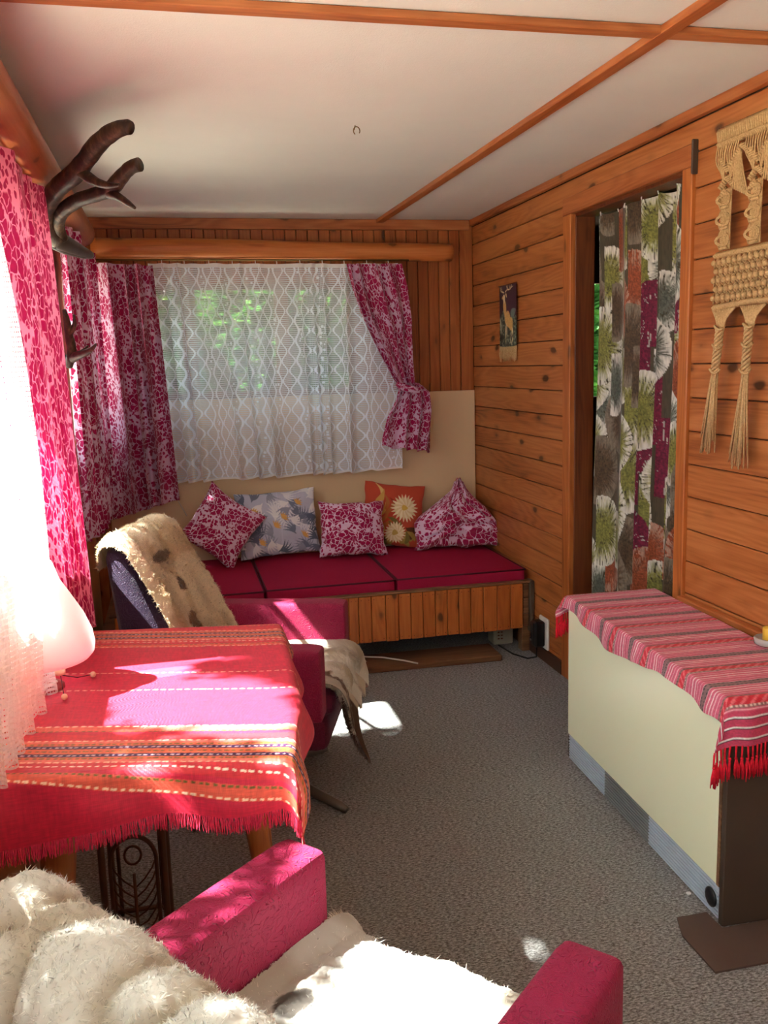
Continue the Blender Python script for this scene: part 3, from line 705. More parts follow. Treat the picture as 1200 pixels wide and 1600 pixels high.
# patterned curtain in the doorway
def door_cloth():
    Wc, Hc = 1.05, 1.88; nu, nv = 300, 520
    s = np.linspace(0, 1, nu); t = np.linspace(0, 1, nv); S, Tt = np.meshgrid(s, t, indexing='ij'); U, V = S*Wc, Tt*Hc
    C = np.zeros((nu, nv, 3))+np.array((78, 70, 52)); r = np.random.RandomState(11)
    pal = dict(wine=(116, 26, 56), rust=(150, 74, 44), olive=(128, 128, 62), brown=(84, 66, 46), grey=(92, 98, 86))
    hair = noise2(U*420, V*60, 3); hair2 = noise2(U*260+V*160, V*180-U*120, 9)
    items = []
    for j in range(16):
        for i in range(8):
            items.append(((i+.5*(j % 2)+r.uniform(-.22, .22))*.145, (j+r.uniform(-.25, .25))*.125, r.uniform(.075, .115), r.choice(['olive', 'olive', 'wine', 'rust', 'brown', 'grey', 'olive'])))
    r.shuffle(items)
    for (u, v, R, k) in items:
        u, v, R = float(u), float(v), float(R); col = np.array(pal[k], float); sg = 1 if r.rand() < .7 else -1
        du, dv = (U-u)*sg, (V-v)/1.35; d = np.hypot(du, dv)/R; th = np.arctan2(dv, du)
        mask = (d < 1) & ((du > -.25*R)) if k != 'wine' or r.rand() < .4 else (np.abs(du) < R*.42) & (np.abs(V-v) < R*1.1)
        st = noise2(th*26+60, d*5+u*40, int(r.randint(99)))
        rim = sm(.42, .98, d+(.5*(st-.5)))
        white = np.array((222, 220, 208), float)
        base = col[None, None]*(.72+.5*hair2[..., None])
        if k in ('wine',): cc = base*(1-.0)+0; cc = np.where((st > .83)[..., None] & (d > .35)[..., None], white*.85, cc)
        elif k == 'brown': cc = base*(1-(rim*.35)[..., None])+white*(rim*.35)[..., None]
        elif k == 'rust': cc = base*(1-(rim*.5*(st > .45))[..., None])+white*(rim*.5*(st > .45))[..., None]
        else: cc = base*(1-rim[..., None])+white*rim[..., None]; cc = np.where(((st < .22) & (d > .3))[..., None], np.array((66, 60, 40)), cc)
        C[mask] = cc[mask]
    C *= (.86+.22*hair[..., None])
    folds = 5.2; ph = folds*S+.22*np.sin(2*math.pi*S*1.3+1)+.10*np.sin(2.2*Tt+S*7)*Tt
    yy = 3.372-(3.372-2.66)*S; amp = .026*(.75+.25*Tt)*(.6+.8*vnoise(s*6, 5)[:, None])
    P = np.stack([1.648+amp*np.sin(2*math.pi*ph)+.006*np.sin(7*Tt), yy+.012*np.cos(2*math.pi*ph)+.012*Tt*(1-S)*1.2, 1.893-V*.995+.006*np.sin(S*31)*(Tt < .02)], -1)
    o = cloth_obj('door_curtain', P, np.stack([U, -V], -1), M['door_cloth'], lin(np.clip(C, 0, 255)))
    tag(o, 'heavy curtain in the doorway printed with overlapping feathery olive, white and wine shapes', 'curtain')
    for k in range(12):
        i = int((k+.5)/12*nu); q = P[i, 0]; MB().tube([q+[0, 0, -.006], q+[-.003, 0, .006], q+[0, 0, .012]], .0022, 6).build('hook', M['white'], o)
    tag(MB().tube([(1.648, 2.612, 1.9045), (1.648, 3.413, 1.9045)], .004, 8).build('curtain_rail', M['black']), 'thin dark rail at the top of the doorway', 'rail')
door_cloth()

# ------------------------------------------------------------------ pillows
def pillow(name, label, c, w, h, thick, roll, lean, yaw=0.0, mat=None, paint=None, n=44, pinch=.10, seed=0, crumple=.006, bulge=None, group=None):
    g = np.linspace(-1, 1, n); U, V = np.meshgrid(g, g, indexing='ij'); out = []
    prof = (np.clip(1-U**2, 0, 1)**.42)*(np.clip(1-V**2, 0, 1)**.42)
    ex = U*(1-pinch*(1-V**2)**1.0*np.abs(U)**2); ez = V*(1-pinch*(1-U**2)*np.abs(V)**2)
    nz = noise2(U*3+9, V*3+9, seed)-.5+.5*(noise2(U*7+20, V*7+9, seed+1)-.5)
    edge_w = np.clip(1-np.maximum(U**2, V**2), 0, 1)**.3
    for sg in (-1, 1):
        Q = np.stack([ex*w/2, sg*(thick/2*prof)+crumple*1.6*nz*edge_w*(1 if sg < 0 else .5), ez*h/2], -1)
        Q[..., 0] += crumple*.9*(noise2(V*4+3, U*2, seed+3)-.5); Q[..., 2] += crumple*.9*(noise2(U*4+3, V*2, seed+4)-.5)
        if bulge is not None: Q = bulge(Q, U, V, sg)
        out.append(Q)
    edge = (np.maximum(np.abs(U), np.abs(V)) > .999)
    m_ = (out[0]+out[1])/2
    for q in out: q[edge] = m_[edge]
    uv = np.stack([U*w/2, V*h/2], -1); F0 = grid_faces(n, n)[:, ::-1]; F1 = grid_faces(n, n, n*n)
    V3 = np.concatenate([out[0].reshape(-1, 3), out[1].reshape(-1, 3)]); R = Matrix.Rotation(yaw, 3, 'Z') @ Matrix.Rotation(lean, 3, 'X') @ Matrix.Rotation(roll, 3, 'Y')
    V3 = V3 @ np.array(R).T; me_c = None
    if paint is not None: pc = lin(np.clip(paint(U, V, w, h), 0, 255)).reshape(-1, 3); me_c = np.concatenate([pc, pc])
    me = mesh(name, V3, np.concatenate([F0[:, ::-1], F1[:, ::-1]]), True, np.concatenate([uv.reshape(-1, 2)]*2)+seed, me_c)
    import bmesh
    bm = bmesh.new(); bm.from_mesh(me); bmesh.ops.remove_doubles(bm, verts=bm.verts, dist=1e-5); bmesh.ops.recalc_face_normals(bm, faces=bm.faces); bm.to_mesh(me); bm.free()
    me.polygons.foreach_set('use_smooth', np.ones(len(me.polygons), bool))
    o = link(name, me, mat); o.location = c; tag(o, label, 'pillow', group); return o
def p_blue(U, V, w, h):
    C = np.zeros(U.shape+(3,))+np.array((192, 196, 214)); r = np.random.RandomState(5); x, z = U*w/2, V*h/2
    for k in range(64):
        u, v, a0 = r.uniform(-w/2, w/2), r.uniform(-h/2, h/2), r.uniform(0, 6.3)
        col = [(116, 124, 144), (226, 228, 234), (100, 108, 128), (150, 156, 176), (236, 236, 238)][k % 5]
        for q in range(5): a = a0+(q-2)*.26; stroke(C, x, z, u+.036*math.cos(a), v+.036*math.sin(a), .040, .0048, a, col, bend=.30)
    for (u, v) in ((-.10, -.10), (.02, .02), (-.12, .06), (.10, .09), (.12, -.08), (-.02, -.02)):
        for q in range(6): a = -.4+q*.45; stroke(C, x, z, u+.014*math.cos(a), v+.014*math.sin(a), .018, .0045, a, (222, 172, 96))
    C += 14*((np.abs(x-.01) < .002) | (np.abs(z-.03) < .0016))[..., None]; return C
def p_daisy(U, V, w, h):
    C = np.zeros(U.shape+(3,))+np.array((192, 78, 56)); r = np.random.RandomState(3); x, z = U*w/2, V*h/2
    for k in range(20): stroke(C, x, z, r.uniform(-w/2, 0), r.uniform(-h/2, h/2), .045, .010, r.uniform(.6, 2.2), [(208, 160, 84), (226, 190, 120), (150, 60, 40), (180, 110, 60)][k % 4], bend=.3)
    for k in range(14): stroke(C, x, z, r.uniform(-.06, w/2), r.uniform(-h/2, -.02), .04, .012, r.uniform(0, 3), [(124, 112, 60), (170, 140, 70), (96, 60, 40)][k % 3], bend=.3)
    for (u, v, R, c2) in ((.050, .040, .076, (208, 176, 80)), (.01, -.095, .060, (200, 170, 90))):
        for q in range(22): a = q*2*math.pi/22+.1; stroke(C, x, z, u+R*.55*math.cos(a), v+R*.55*math.sin(a), R*.46, .0088, a, (240, 228, 190) if q % 2 else (226, 208, 160), .2)
        stroke(C, x, z, u, v, .017, .015, 0, c2)
    return C
R_ = math.radians
pillow('pillow', 'crimson floral pillow standing on its corner, leftmost on the bench', (.190, 4.40, .592), .325, .325, .13, R_(-52), R_(-14), R_(8), M['floral_pillow'], seed=1, pinch=.13)
pillow('pillow', 'blue-grey pillow printed with long leaves and ochre flowers', (.475, 4.50, .572), .41, .335, .11, R_(-3), R_(-14), R_(-2), M['print_attr'], p_blue, n=150, seed=2, pinch=.07)
pillow('pillow', 'crimson floral pillow in the middle, between the leafy and the daisy pillow', (.835, 4.395, .538), .350, .285, .13, R_(3), R_(-18), R_(3), M['floral_pillow'], seed=3, pinch=.10, crumple=.012)
pillow('pillow', 'orange-red pillow printed with big cream daisies', (1.075, 4.52, .572), .325, .335, .10, R_(9), R_(-12), R_(0), M['print_attr'], p_daisy, n=150, seed=4, pinch=.06)
def heap(Q, U, V, sg):
    Q = Q.copy(); t = sm(-.25, 1.0, V); Q[..., 0] = Q[..., 0]*(1.06-.92*t)+.035*t+.030*sm(.2, 1, U)*sm(.5, -.3, V); Q[..., 2] += .018*np.cos(U*2.2)*(V > -.9)
    if sg < 0:
        for (a, b, c_, d, w_) in ((-.9, -.75, .9, -.35, .045), (-.6, .1, .2, -.75, .05), (.1, .5, .85, -.1, .05), (-.2, -.2, .5, -.9, .04), (-.3, .55, -.05, -.1, .05)):
            L2 = (c_-a)**2+(d-b)**2; t2 = np.clip(((U-a)*(c_-a)+(V-b)*(d-b))/L2, 0, 1); dist = np.hypot(U-a-t2*(c_-a), V-b-t2*(d-b)); Q[..., 1] += .022*np.exp(-(dist/w_)**2)*np.sin(np.pi*np.clip(t2, .05, .95))-.010*np.exp(-((dist-.14)/.09)**2)
    return Q
pillow('pillow', 'crumpled crimson floral pillow slumped in the corner by the pine wall', (1.368, 4.40, .575), .385, .345, .19, R_(0), R_(-16), R_(-8), M['floral_pillow'], seed=6, pinch=.03, crumple=.020, bulge=heap, n=70)

# ------------------------------------------------------------------ deer tapestry on the right wall
def tapestry():
    t = thing('deer_tapestry', 'small woven wall hanging of a standing stag with a fringe', 'tapestry', (W-.003, 4.11, 1.42))
    w, h = .225, .285; nu, nv = 90, 130; s = np.linspace(0, 1, nu); q = np.linspace(0, 1, nv); S, V = np.meshgrid(s, q, indexing='ij'); x = S*w; z = V*h     # x from the far edge, z up
    C = np.zeros((nu, nv, 3))+np.array((58, 18, 36)); r = np.random.RandomState(2)
    n_ = noise2(x*160, z*120, 4); low = z < .165+.02*np.sin(x*30)-.06*np.abs(x/w-.5)
    C[low] = np.array((46, 56, 36)); C[low & (n_ > .62)] = (120, 132, 110); C[low & (n_ < .25)] = (20, 22, 20)
    stroke(C, x, z, .185, .155, .035, .022, .4, (104, 124, 116)); stroke(C, x, z, .02, .10, .012, .04, .2, (170, 176, 150))
    g = (206, 166, 96); cr = (224, 208, 160)
    stroke(C, x, z, .125, .120, .052, .034, -.75, g); stroke(C, x, z, .080, .170, .050, .020, -1.35, g); stroke(C, x, z, .155, .100, .036, .028, -1.1, g)
    stroke(C, x, z, .068, .222, .024, .0145, -1.4, cr); stroke(C, x, z, .050, .232, .016, .006, .4, g); stroke(C, x, z, .098, .238, .014, .006, -.9, cr)
    for (x0, z0, x1, z1, w_) in ((.085, .10, .088, .01, .006), (.100, .11, .108, .02, .005), (.172, .085, .182, .045, .008), (.182, .045, .160, .004, .005), (.165, .07, .148, .012, .004), (.07, .252, .02, .262, .004), (.02, .262, .012, .285, .004), (.04, .258, .03, .282, .003),
                                 (.085, .254, .110, .264, .004), (.110, .264, .150, .262, .004), (.150, .262, .170, .284, .004), (.118, .262, .098, .286, .003), (.112, .262, .124, .286, .003), (.146, .262, .146, .284, .003), (.152, .268, .184, .274, .003)):
        stroke(C, x, z, (x0+x1)/2, (z0+z1)/2, math.hypot(x1-x0, z1-z0)/2+.002, w_*.8, math.atan2(z1-z0, x1-x0), cr, .2)
    C *= (.85+.3*noise2(x*600, z*600, 8))[..., None]
    P = np.stack([-.006-.003*np.sin(3*S), .1125-x, z-.005], -1)
    o = cloth_obj('woven_picture', P, np.stack([x, z], -1), M['cloth_attr'], lin(np.clip(C, 0, 255)), t)
    mb = MB(); mb.tube([(-.008, -.115, h-.004), (-.008, .115, h-.004)], .003, 6); mb.build('rod', M['reveal'], t)
    mb = MB()
    for k in range(46): y = -.110+k*.0049; l = rng.uniform(.060, .078); mb.tube([(-.006, y, -.002), (-.008+rng.uniform(-.002, .002), y+rng.uniform(-.002, .002), -l*.5), (-.006+rng.uniform(-.003, .001), y+rng.uniform(-.005, .005), -l)], [.0019, .0017, .001], 4)
    mb.build('fringe', M['jute'], t, kind='stuff')
tapestry()

# ------------------------------------------------------------------ macrame hanging
def macrame():
    Y0 = 2.385
    t = thing('macrame_hanging', 'knotted jute macrame wall hanging at the right edge of the picture', 'macrame', (W-.030, Y0, 1.965))
    Wd = .36; K = M['jute']; r = np.random.RandomState(8)
    def p(u, v, d=0.0): return np.array([-d, -u, -v])             # u to the right, v down, d out of the wall
    def cord(mb, pts, rad=.0030, d=0.0, s=5):
        pts = [p(*q) if len(q) == 3 else p(q[0], q[1], d) for q in pts]; P = np.array(pts); n = max(8, len(P)*5); tt = np.linspace(0, len(P)-1, n); i = np.clip(tt.astype(int), 0, len(P)-2); f = tt-i
        A = P[np.clip(i-1, 0, len(P)-1)]; B = P[i]; C_ = P[i+1]; D = P[np.clip(i+2, 0, len(P)-1)]; f = f[:, None]
        Q = .5*((2*B)+(C_-A)*f+(2*A-5*B+4*C_-D)*f**2+(3*B-A-3*C_+D)*f**3); mb.tube(Q, rad, s)
    mb = MB(); mb.tube([p(-.004, .004), p(Wd+.01, .004)], .007, 8); mb.build('dowel', K, t)
    mb = MB()                                                       # lark's heads over the dowel
    for k in range(38): u = .002+k*.0095; mb.tube([p(u, -.006, .004), p(u+.001, .004, .011), p(u, .030, .006)], .0040, 5)
    mb.build('header_knots', K, t, kind='stuff')
    def ridge(u0, v0, u1, v1, rad=.0055, d=.006):                   # a row of half hitches
        mb = MB(); n = max(4, int(math.hypot(u1-u0, v1-v0)/.0075))
        for k in range(n):
            f = (k+.5)/n; u, v = u0+(u1-u0)*f, v0+(v1-v0)*f; dx, dy = (u1-u0), (v1-v0); L_ = math.hypot(dx, dy); nx, ny = -dy/L_, dx/L_; sx, sy = dx/L_, dy/L_
            mb.tube([p(u+nx*.008-sx*.002, v+ny*.008-sy*.002, .001), p(u, v, d+.006), p(u-nx*.008+sx*.002, v-ny*.008+sy*.002, .001)], .0042, 5)
        mb.build('knot_ridge', K, t); 
    ridge(0, .036, Wd, .036)
    cx = [.045, .180, .315]
    mb = MB()
    for c in cx:                                                    # fans of slack cords under the header
        for k in range(11):
            f = k/10; u0 = c-.050+f*.10; cord(mb, [(u0, .040, .004), (u0+(.004 if f < .5 else -.004), .07+.02*abs(f-.5), .010), (c-.014+f*.028+(.018 if f > .5 else -.012)*1.0, .115+.03*(1-abs(2*f-1)), .006)], .0023)
    for c0, c1 in zip(cx[:-1], cx[1:]):
        for k in range(9):
            f = k/8; cord(mb, [(c0+.03+.0045*k, .060+.004*abs(k-4), .006), (c0+.045+.004*k, .105+.03*math.sin(f*3.1), .012), (c0+.028+.009*k, .165+.004*k, .005)], .0026)
    mb.build('slack_cords', K, t, kind='stuff')
    for c0, c1 in zip(cx[:-1], cx[1:]):
        m_ = (c0+c1)/2; ridge(c0+.012, .105, m_, .058); ridge(m_, .058, c1-.012, .105)
    for c in cx:
        ridge(c-.030, .155, c, .130); ridge(c, .130, c+.030, .155); ridge(c-.030, .075, c+.008, .118); ridge(c-.034, .185, c, .160)
    def sennit(u, v0, v1, n, drift=0.0, w=.032):                     # strands with looped side rings
        mb = MB()
        for q in range(7):
            o_ = (q-3)*.0070; cord(mb, [(u+o_, v0, .003), (u+o_*1.0+drift*.3, v0+(v1-v0)*.33, .004), (u+o_+drift*.7, v0+(v1-v0)*.66, .005), (u+o_+drift, v1, .004)], .0030)
        for k in range(n):
            v = v0+(v1-v0)*(k+.5)/n; uu = u+drift*(k+.5)/n; h = (v1-v0)/n
            a = np.linspace(.3, 2*math.pi+.3, 14)
            for sc in (1, .80): mb.tube([p(uu-.004+w*sc*math.cos(x_), v+.30*h*sc*math.sin(x_), .009+.004*math.cos(x_*2)) for x_ in a], .0030, 5)
            mb.tube([p(uu-w*.8, v-.45*h, .004), p(uu-w*1.15, v, .006), p(uu-w*.8, v+.45*h, .004)], .0030, 5)
            mb.tube([p(uu-.016, v+.40*h, .008), p(uu, v+.44*h, .016), p(uu+.016, v+.40*h, .008)], .0050, 6)
        mb.build('sennit', K, t)
    for c in cx: sennit(c, .160, .325, 3)
    ridge(0, .338, Wd, .338)
    for row in range(5):                                             # lattice of square knots
        mb = MB()
        for k in range(15-(row % 2)):
            u = .008+(k+.5*(row % 2))*.0246; v = .358+row*.0245; up = p(u, v, .013)
            mb.ball(tuple(up), .0085, 8); mb.tube([p(u-.010, v-.006, .004), p(u, v-.001, .020), p(u+.010, v+.005, .004)], .0032, 5)
            mb.tube([p(u-.009, v-.014, .004), p(u-.001, v-.004, .012), p(u+.010, v+.013, .004)], .0032, 5); mb.tube([p(u+.009, v-.014, .004), p(u, v+.002, .010), p(u-.011, v+.014, .004)], .0032, 5)
        mb.build('knot_row', K, t)
    ridge(0, .482, Wd*.5, .474); ridge(Wd*.5, .474, Wd, .482)
    ends = [(.045, -.018, .735), (.180, -.010, .765), (.315, .018, .735)]
    for c, dr_, bot in ends:
        mb = MB()                                                    # gathered fan, twisted braid, tassel
        for k in range(13):
            f = k/12; u0 = c-.052+f*.11; cord(mb, [(u0, .486, .004), (c-.02+f*.05, .515, .012), (c+.012*(f-.5)*2, .548, .008)], .0028)
        mb.build('fan_cords', K, t, kind='stuff')
        mb = MB(); n = 60; a = np.linspace(0, 1, n); tw = 15
        for q in range(4):
            ph = q*math.pi/2; mb.tube([p(c+dr_*x_+.010*math.cos(tw*x_+ph), .540+x_*.125, .012+.008*math.sin(tw*x_+ph)) for x_ in a], .0045, 6)
        for x_ in (.0, .42, .98): mb.tube([p(c+dr_*x_+.018*math.cos(b_), .540+x_*.125+.006*math.sin(b_*2), .013+.011*math.sin(b_)) for b_ in np.linspace(0, 6.3, 14)], .0038, 5)
        mb.build('braid', K, t)
        mb = MB()
        for k in range(44):
            a0, R0 = r.uniform(0, 6.28), r.uniform(0, 1); sp = .036 if c != .18 else .044; q0 = c+dr_; l = bot+r.uniform(-.02, .03)*1.0
            mb.tube([p(q0+.008*R0*math.cos(a0), .660, .011+.006*R0*math.sin(a0)), p(q0+dr_*.4+.014*R0*math.cos(a0), .72+.3*(l-.735), .012+.009*R0*math.sin(a0)), p(q0+dr_*1.3+sp*R0*math.cos(a0)+r.uniform(-.004, .004), l+.14, .014+.012*R0*math.sin(a0))], [.0028, .0030, .0018], 5)
        mb.build('tassel', K, t, kind='stuff')
macrame()

# ------------------------------------------------------------------ antlers
def spline(P, n=6):
    P = np.array(P, float); tt = np.linspace(0, len(P)-1, (len(P)-1)*n+1); i = np.clip(tt.astype(int), 0, len(P)-2); f = (tt-i)[:, None]
    A = P[np.clip(i-1, 0, len(P)-1)]; B = P[i]; C_ = P[i+1]; D = P[np.clip(i+2, 0, len(P)-1)]
    return .5*((2*B)+(C_-A)*f+(2*A-5*B+4*C_-D)*f**2+(3*B-A-3*C_+D)*f**3)
def horn(mb, pts, c):
    """pts: (picture x, picture y, depth Y, radius)"""
    Q = spline([list(at(x, y, 1, Y*.9)-c)+[r_*1.02] for x, y, Y, r_ in pts]); P, R = Q[:, :3], Q[:, 3]
    R = R*(1+.10*(vnoise(np.arange(len(R))*.9, 3)-.5)); mb.tube(P, R, 12)
c = np.array([-.30, 2.95, 1.74]); an = thing('antlers', 'large dark red-deer antlers jutting from the corner end of the left pole', 'antlers', tuple(c))
mb = MB(); horn(mb, [(92, 378, 3.26, .024), (74, 352, 3.22, .026), (74, 322, 3.16, .026), (90, 294, 3.08, .026), (116, 272, 3.0, .026), (134, 250, 2.94, .024), (152, 226, 2.88, .023), (176, 206, 2.82, .022), (196, 199, 2.79, .019), (204, 200, 2.78, .017)], c)
horn(mb, [(126, 268, 2.97, .016), (146, 282, 2.93, .013), (166, 289, 2.88, .009), (187, 289, 2.84, .004)], c); mb.build('antler_beam', M['antler'], an)
mb = MB(); horn(mb, [(96, 374, 3.26, .020), (90, 352, 3.22, .020), (98, 330, 3.16, .020), (122, 313, 3.10, .020), (150, 304, 3.05, .020), (174, 294, 3.01, .021), (190, 276, 2.97, .019), (204, 262, 2.94, .018), (218, 257, 2.92, .019)], c)
horn(mb, [(164, 300, 3.03, .016), (182, 306, 2.99, .012), (198, 316, 2.96, .009), (211, 325, 2.93, .004)], c); mb.build('antler_beam', M['antler'], an)
mb = MB(); horn(mb, [(72, 366, 3.26, .022), (92, 376, 3.30, .028), (116, 388, 3.40, .022), (142, 399, 3.52, .012)], c)
horn(mb, [(80, 380, 3.27, .014), (104, 392, 3.36, .012), (134, 402, 3.48, .006)], c); mb.build('skull_plate', M['horn_tip'], an)
c = np.array([-.28, 2.75, 1.42]); an = thing('antlers', 'small thin antlers hanging low against the shaded floral curtain', 'antlers', tuple(c))
mb = MB(); horn(mb, [(108, 572, 3.02, .010), (112, 548, 2.98, .013), (108, 524, 2.95, .012), (104, 500, 2.92, .009), (100, 484, 2.90, .005)], c); horn(mb, [(108, 524, 2.95, .009), (116, 508, 2.92, .006), (116, 492, 2.90, .003)], c); mb.build('antler_beam', M['antler'], an)
mb = MB(); horn(mb, [(110, 562, 3.02, .013), (120, 556, 2.96, .012), (134, 551, 2.90, .009), (144, 545, 2.86, .006), (150, 538, 2.84, .003)], c); horn(mb, [(120, 556, 2.96, .008), (132, 546, 2.94, .004), (138, 540, 2.93, .002)], c); mb.build('antler_beam', M['antler'], an)
MB().tube([(-.155, .70, -.03), (-.06, .40, -.03), (-.01, .0, -.03)], [.010, .010, .012], 8).build('mount', M['horn_tip'], an)

# ------------------------------------------------------------------ heater cabinet with its runner
hc = thing('heater_cabinet', 'low cream-fronted heater cabinet with a ribbed metal plinth grille', 'cabinet', (1.37, 2.22, 0), math.atan2(-.040, .96)*-1*-1)
hx, hy, hz = .150, .480, .570                                       # half depth, half length, height
MB().box(-hx+.014, hx, -hy+.018, hy-.004, .004, hz, .003).build('body', M['dark'], hc)
MB().box(-hx-.004, -hx+.012, -hy+.030, hy, .092, hz-.004, .002).build('front_panel', M['cream'], hc)
MB().box(-hx-.004, hx, -hy-.002, -hy+.016, 0, hz, .002).build('end_panel', M['dark'], hc)
MB().box(-hx-.004, -hx+.012, -hy+.017, -hy+.029, .092, hz-.004).build('edge_strip', M['bench_rail'], hc)
for (a, b, mt, lb) in ((-hy+.022, -.10, 'metal', 0), (-.10, .19, 'metal_dark', 'darker middle section of the grille'), (.19, hy-.004, 'metal', 0)):
    g = MB().box(-hx+.004, -hx+.012, a, b, .003, .090).build('grille', M[mt], hc)
    if lb: g['label'] = lb
    mb = MB()
    for k in range(9): mb.box(-hx-.001, -hx+.005, a, b, .006+k*.0096, .0112+k*.0096)
    mb.build('ribs', M[mt], g, kind='stuff')
mb = MB(); mb.lathe([(.0001, 0), (.024, 0), (.024, .004), (.016, .008), (.0001, .008)], (0, 0, 0), 20); mb.xf(Matrix.Translation((-hx-.001, -hy+.052, .046)) @ Matrix.Rotation(-math.pi/2, 4, 'Y')); mb.build('knob', M['black'], hc)
mb = MB()
for k in range(7): mb.box(-hx-.002, -hx+.003, hy-.004, hy+.002, .012+k*.011, .017+k*.011)
mb.build('end_teeth', M['black'], hc, kind='stuff')

def runner():
    th = hc.rotation_euler.z; nu, nv = 130, 520
    Ltop, Dtop = 2*hy+.004, 2*hx+.010; hf, he_far, he_near = .078, .070, .115
    a = np.linspace(-.02, Dtop+hf, nu); b = np.linspace(-he_near, Ltop+he_far, nv); A, B = np.meshgrid(a, b, indexing='ij')     # a from the wall outwards, b from the near end to the far end
    hemf = .058+.020*np.cos((B/Ltop)*9.4+.6)*1.0-.018*np.exp(-((B/Ltop-.02)/.05)**2)+.010*vnoise(B.ravel()*14, 3).reshape(B.shape)
    A2 = np.where(A > Dtop, Dtop+(A-Dtop)/hf*np.clip(hemf, .03, .11), A)
    ef = np.clip(A2-Dtop, 0, None); en = np.clip(-B, 0, None); ex = np.clip(B-Ltop, 0, None); e2 = np.maximum(en, ex); r0 = .010
    bend = lambda e: np.where(e < r0*1.57, r0*np.sin(np.clip(e/r0, 0, 1.57)), r0)
    drop = lambda e: np.where(e < r0*1.57, r0*(1-np.cos(np.clip(e/r0, 0, 1.57))), r0+e-r0*1.57)
    X = hx+.004-np.minimum(A2, Dtop)-bend(ef)-.010*sm(0, .06, ef)*(1+.6*np.sin(B*34)); Yl = -hy-.004+np.clip(B, 0, Ltop)-bend(en)+bend(ex)
    cz = np.minimum(ef, e2)
    X -= .020*sm(0, .07, cz)*1.0; Yl += np.where(B < 0, -1, 1)*(.012*sm(0, .05, e2)*(1+.5*np.sin(A*52))-.010*sm(0, .07, cz))
    X = np.minimum(X, hx+.004)
    Z = hz+.005-np.maximum(drop(ef), drop(e2))-.30*cz+.0015*np.sin(A*90+B*13)*0
    Z += .0018*noise2(A*40, B*22, 4)
    # stripes run across the cabinet (constant b)
    C = np.zeros(A.shape+(3,))+np.array((206, 96, 124)); q = (B+he_near+.012)
    per = .196; f = (q % per)/per; dash = (np.sin(A*2*math.pi/.0115) > 0); nz = noise2(A*500, B*500, 1)
    def band(lo, hi, col): m_ = (f >= lo) & (f < hi); C[m_] = col; return m_
    for k in np.arange(0, 1, .062): band(k, k+.013, (232, 176, 186))
    for k in (.30, .362, .86, .92): band(k, k+.014, (240, 224, 222))
    g1 = band(.00, .125, (138, 110, 112)); C[g1 & (f > .018) & (f < .038) & dash] = (52, 42, 50); C[g1 & (f > .098) & (f < .118) & ~dash] = (52, 42, 50)
    z_ = band(.515, .700, (150, 112, 110)); z2 = (f > .555) & (f < .660); zig = np.abs(((A*38+f*9) % 1)-.5)*2; C[z2] = (206, 44, 62); C[z2 & (zig > .62)] = (226, 110, 120)
    C[(f > .535) & (f < .548) & dash] = (226, 200, 190); C[(f > .672) & (f < .688) & dash] = (96, 70, 74)
    nearb = B < -.012; kk = (-B-.012)/.10
    C[nearb & (kk > .20)] = (196, 66, 98)
    for k in (.34, .58, .84):
        C[nearb & (np.abs(kk-k) < .020)] = (232, 224, 222); C[nearb & (np.abs(kk-k-.03) < .012)] = (58, 40, 58)
    C *= (.90+.2*nz)[..., None]
    V = np.stack([X, Yl, Z], -1)
    o = cloth_obj('table_runner', V, np.stack([A, B], -1), M['cloth_attr'], lin(np.clip(C, 0, 255))); o.location = hc.location; o.rotation_euler = hc.rotation_euler
    tag(o, 'pink striped woven runner with red tassels draped over the heater cabinet', 'runner')
    mb = MB(); r = np.random.RandomState(4)
    def tassel(pt, l):
        pt = np.array(pt)
        mb.tube([pt, pt+[r.uniform(-.002, .002), r.uniform(-.002, .002), -l*.42]], [.0024, .0022], 5); mb.ball(tuple(pt+[0, 0, -l*.40]), .0038, 6)
        for k in range(7): d = np.array([r.uniform(-.007, .007), r.uniform(-.007, .007), -l*r.uniform(.9, 1.08)]); mb.tube([pt+[0, 0, -l*.38], pt+d*[.7, .7, .7], pt+d], [.0022, .0022, .0012], 4)
    for i in range(2, nu, 4): tassel(V[i, 0]+[0, 0, .002], .078)
    for i in range(2, nu, 4): tassel(V[i, -1]+[0, 0, .002], .070)
    mb.build('tassels', M['fringe_pink'], o, kind='stuff')
runner()
t = thing('candle_dish', 'chipped clear glass dish at the wall end of the pink runner', 'dish', (1.512, 2.045, .579))
MB().lathe([(.0001, 0), (.030, 0), (.036, .004), (.038, .018), (.034, .021), (.031, .008), (.0001, .006)], (0, 0, 0), 20).build('bowl', M['dish'], t)
t = thing('candle', 'amber yellow pillar candle standing in the glass dish', 'candle', (1.514, 2.038, .5855))
mb = MB(); mb.lathe([(.0001, 0), (.021, 0), (.0215, .04), (.019, .043), (.006, .040), (.0001, .040)], (0, 0, 0), 20); mb.build('wax', M['candle'], t); MB().tube([(0, 0, .04), (.002, 0, .052)], .0012, 6).build('wick', M['cord_dark'], t)
tag(MB().box(1.085, 1.44, 1.60, 1.735, .001, .006).add([(1.085, 1.735, .001), (1.19, 1.735, .001), (1.19, 1.80, .001), (1.11, 1.80, .001), (1.085, 1.735, .006), (1.19, 1.735, .006), (1.19, 1.80, .006), (1.11, 1.80, .006)], BOXF).build('floor_mat', M['mat']), 'dark brown mat on the carpet at the near end of the heater cabinet', 'mat')
p_ = at(1076, 1398, 2, 0); tag(MB().box(-.006, .006, -.004, .005, 0, .006, .002).build('paper_scrap', M['paper']), 'tiny white scrap on the carpet before the cabinet grille', 'scrap').location = (p_[0], p_[1], .001)

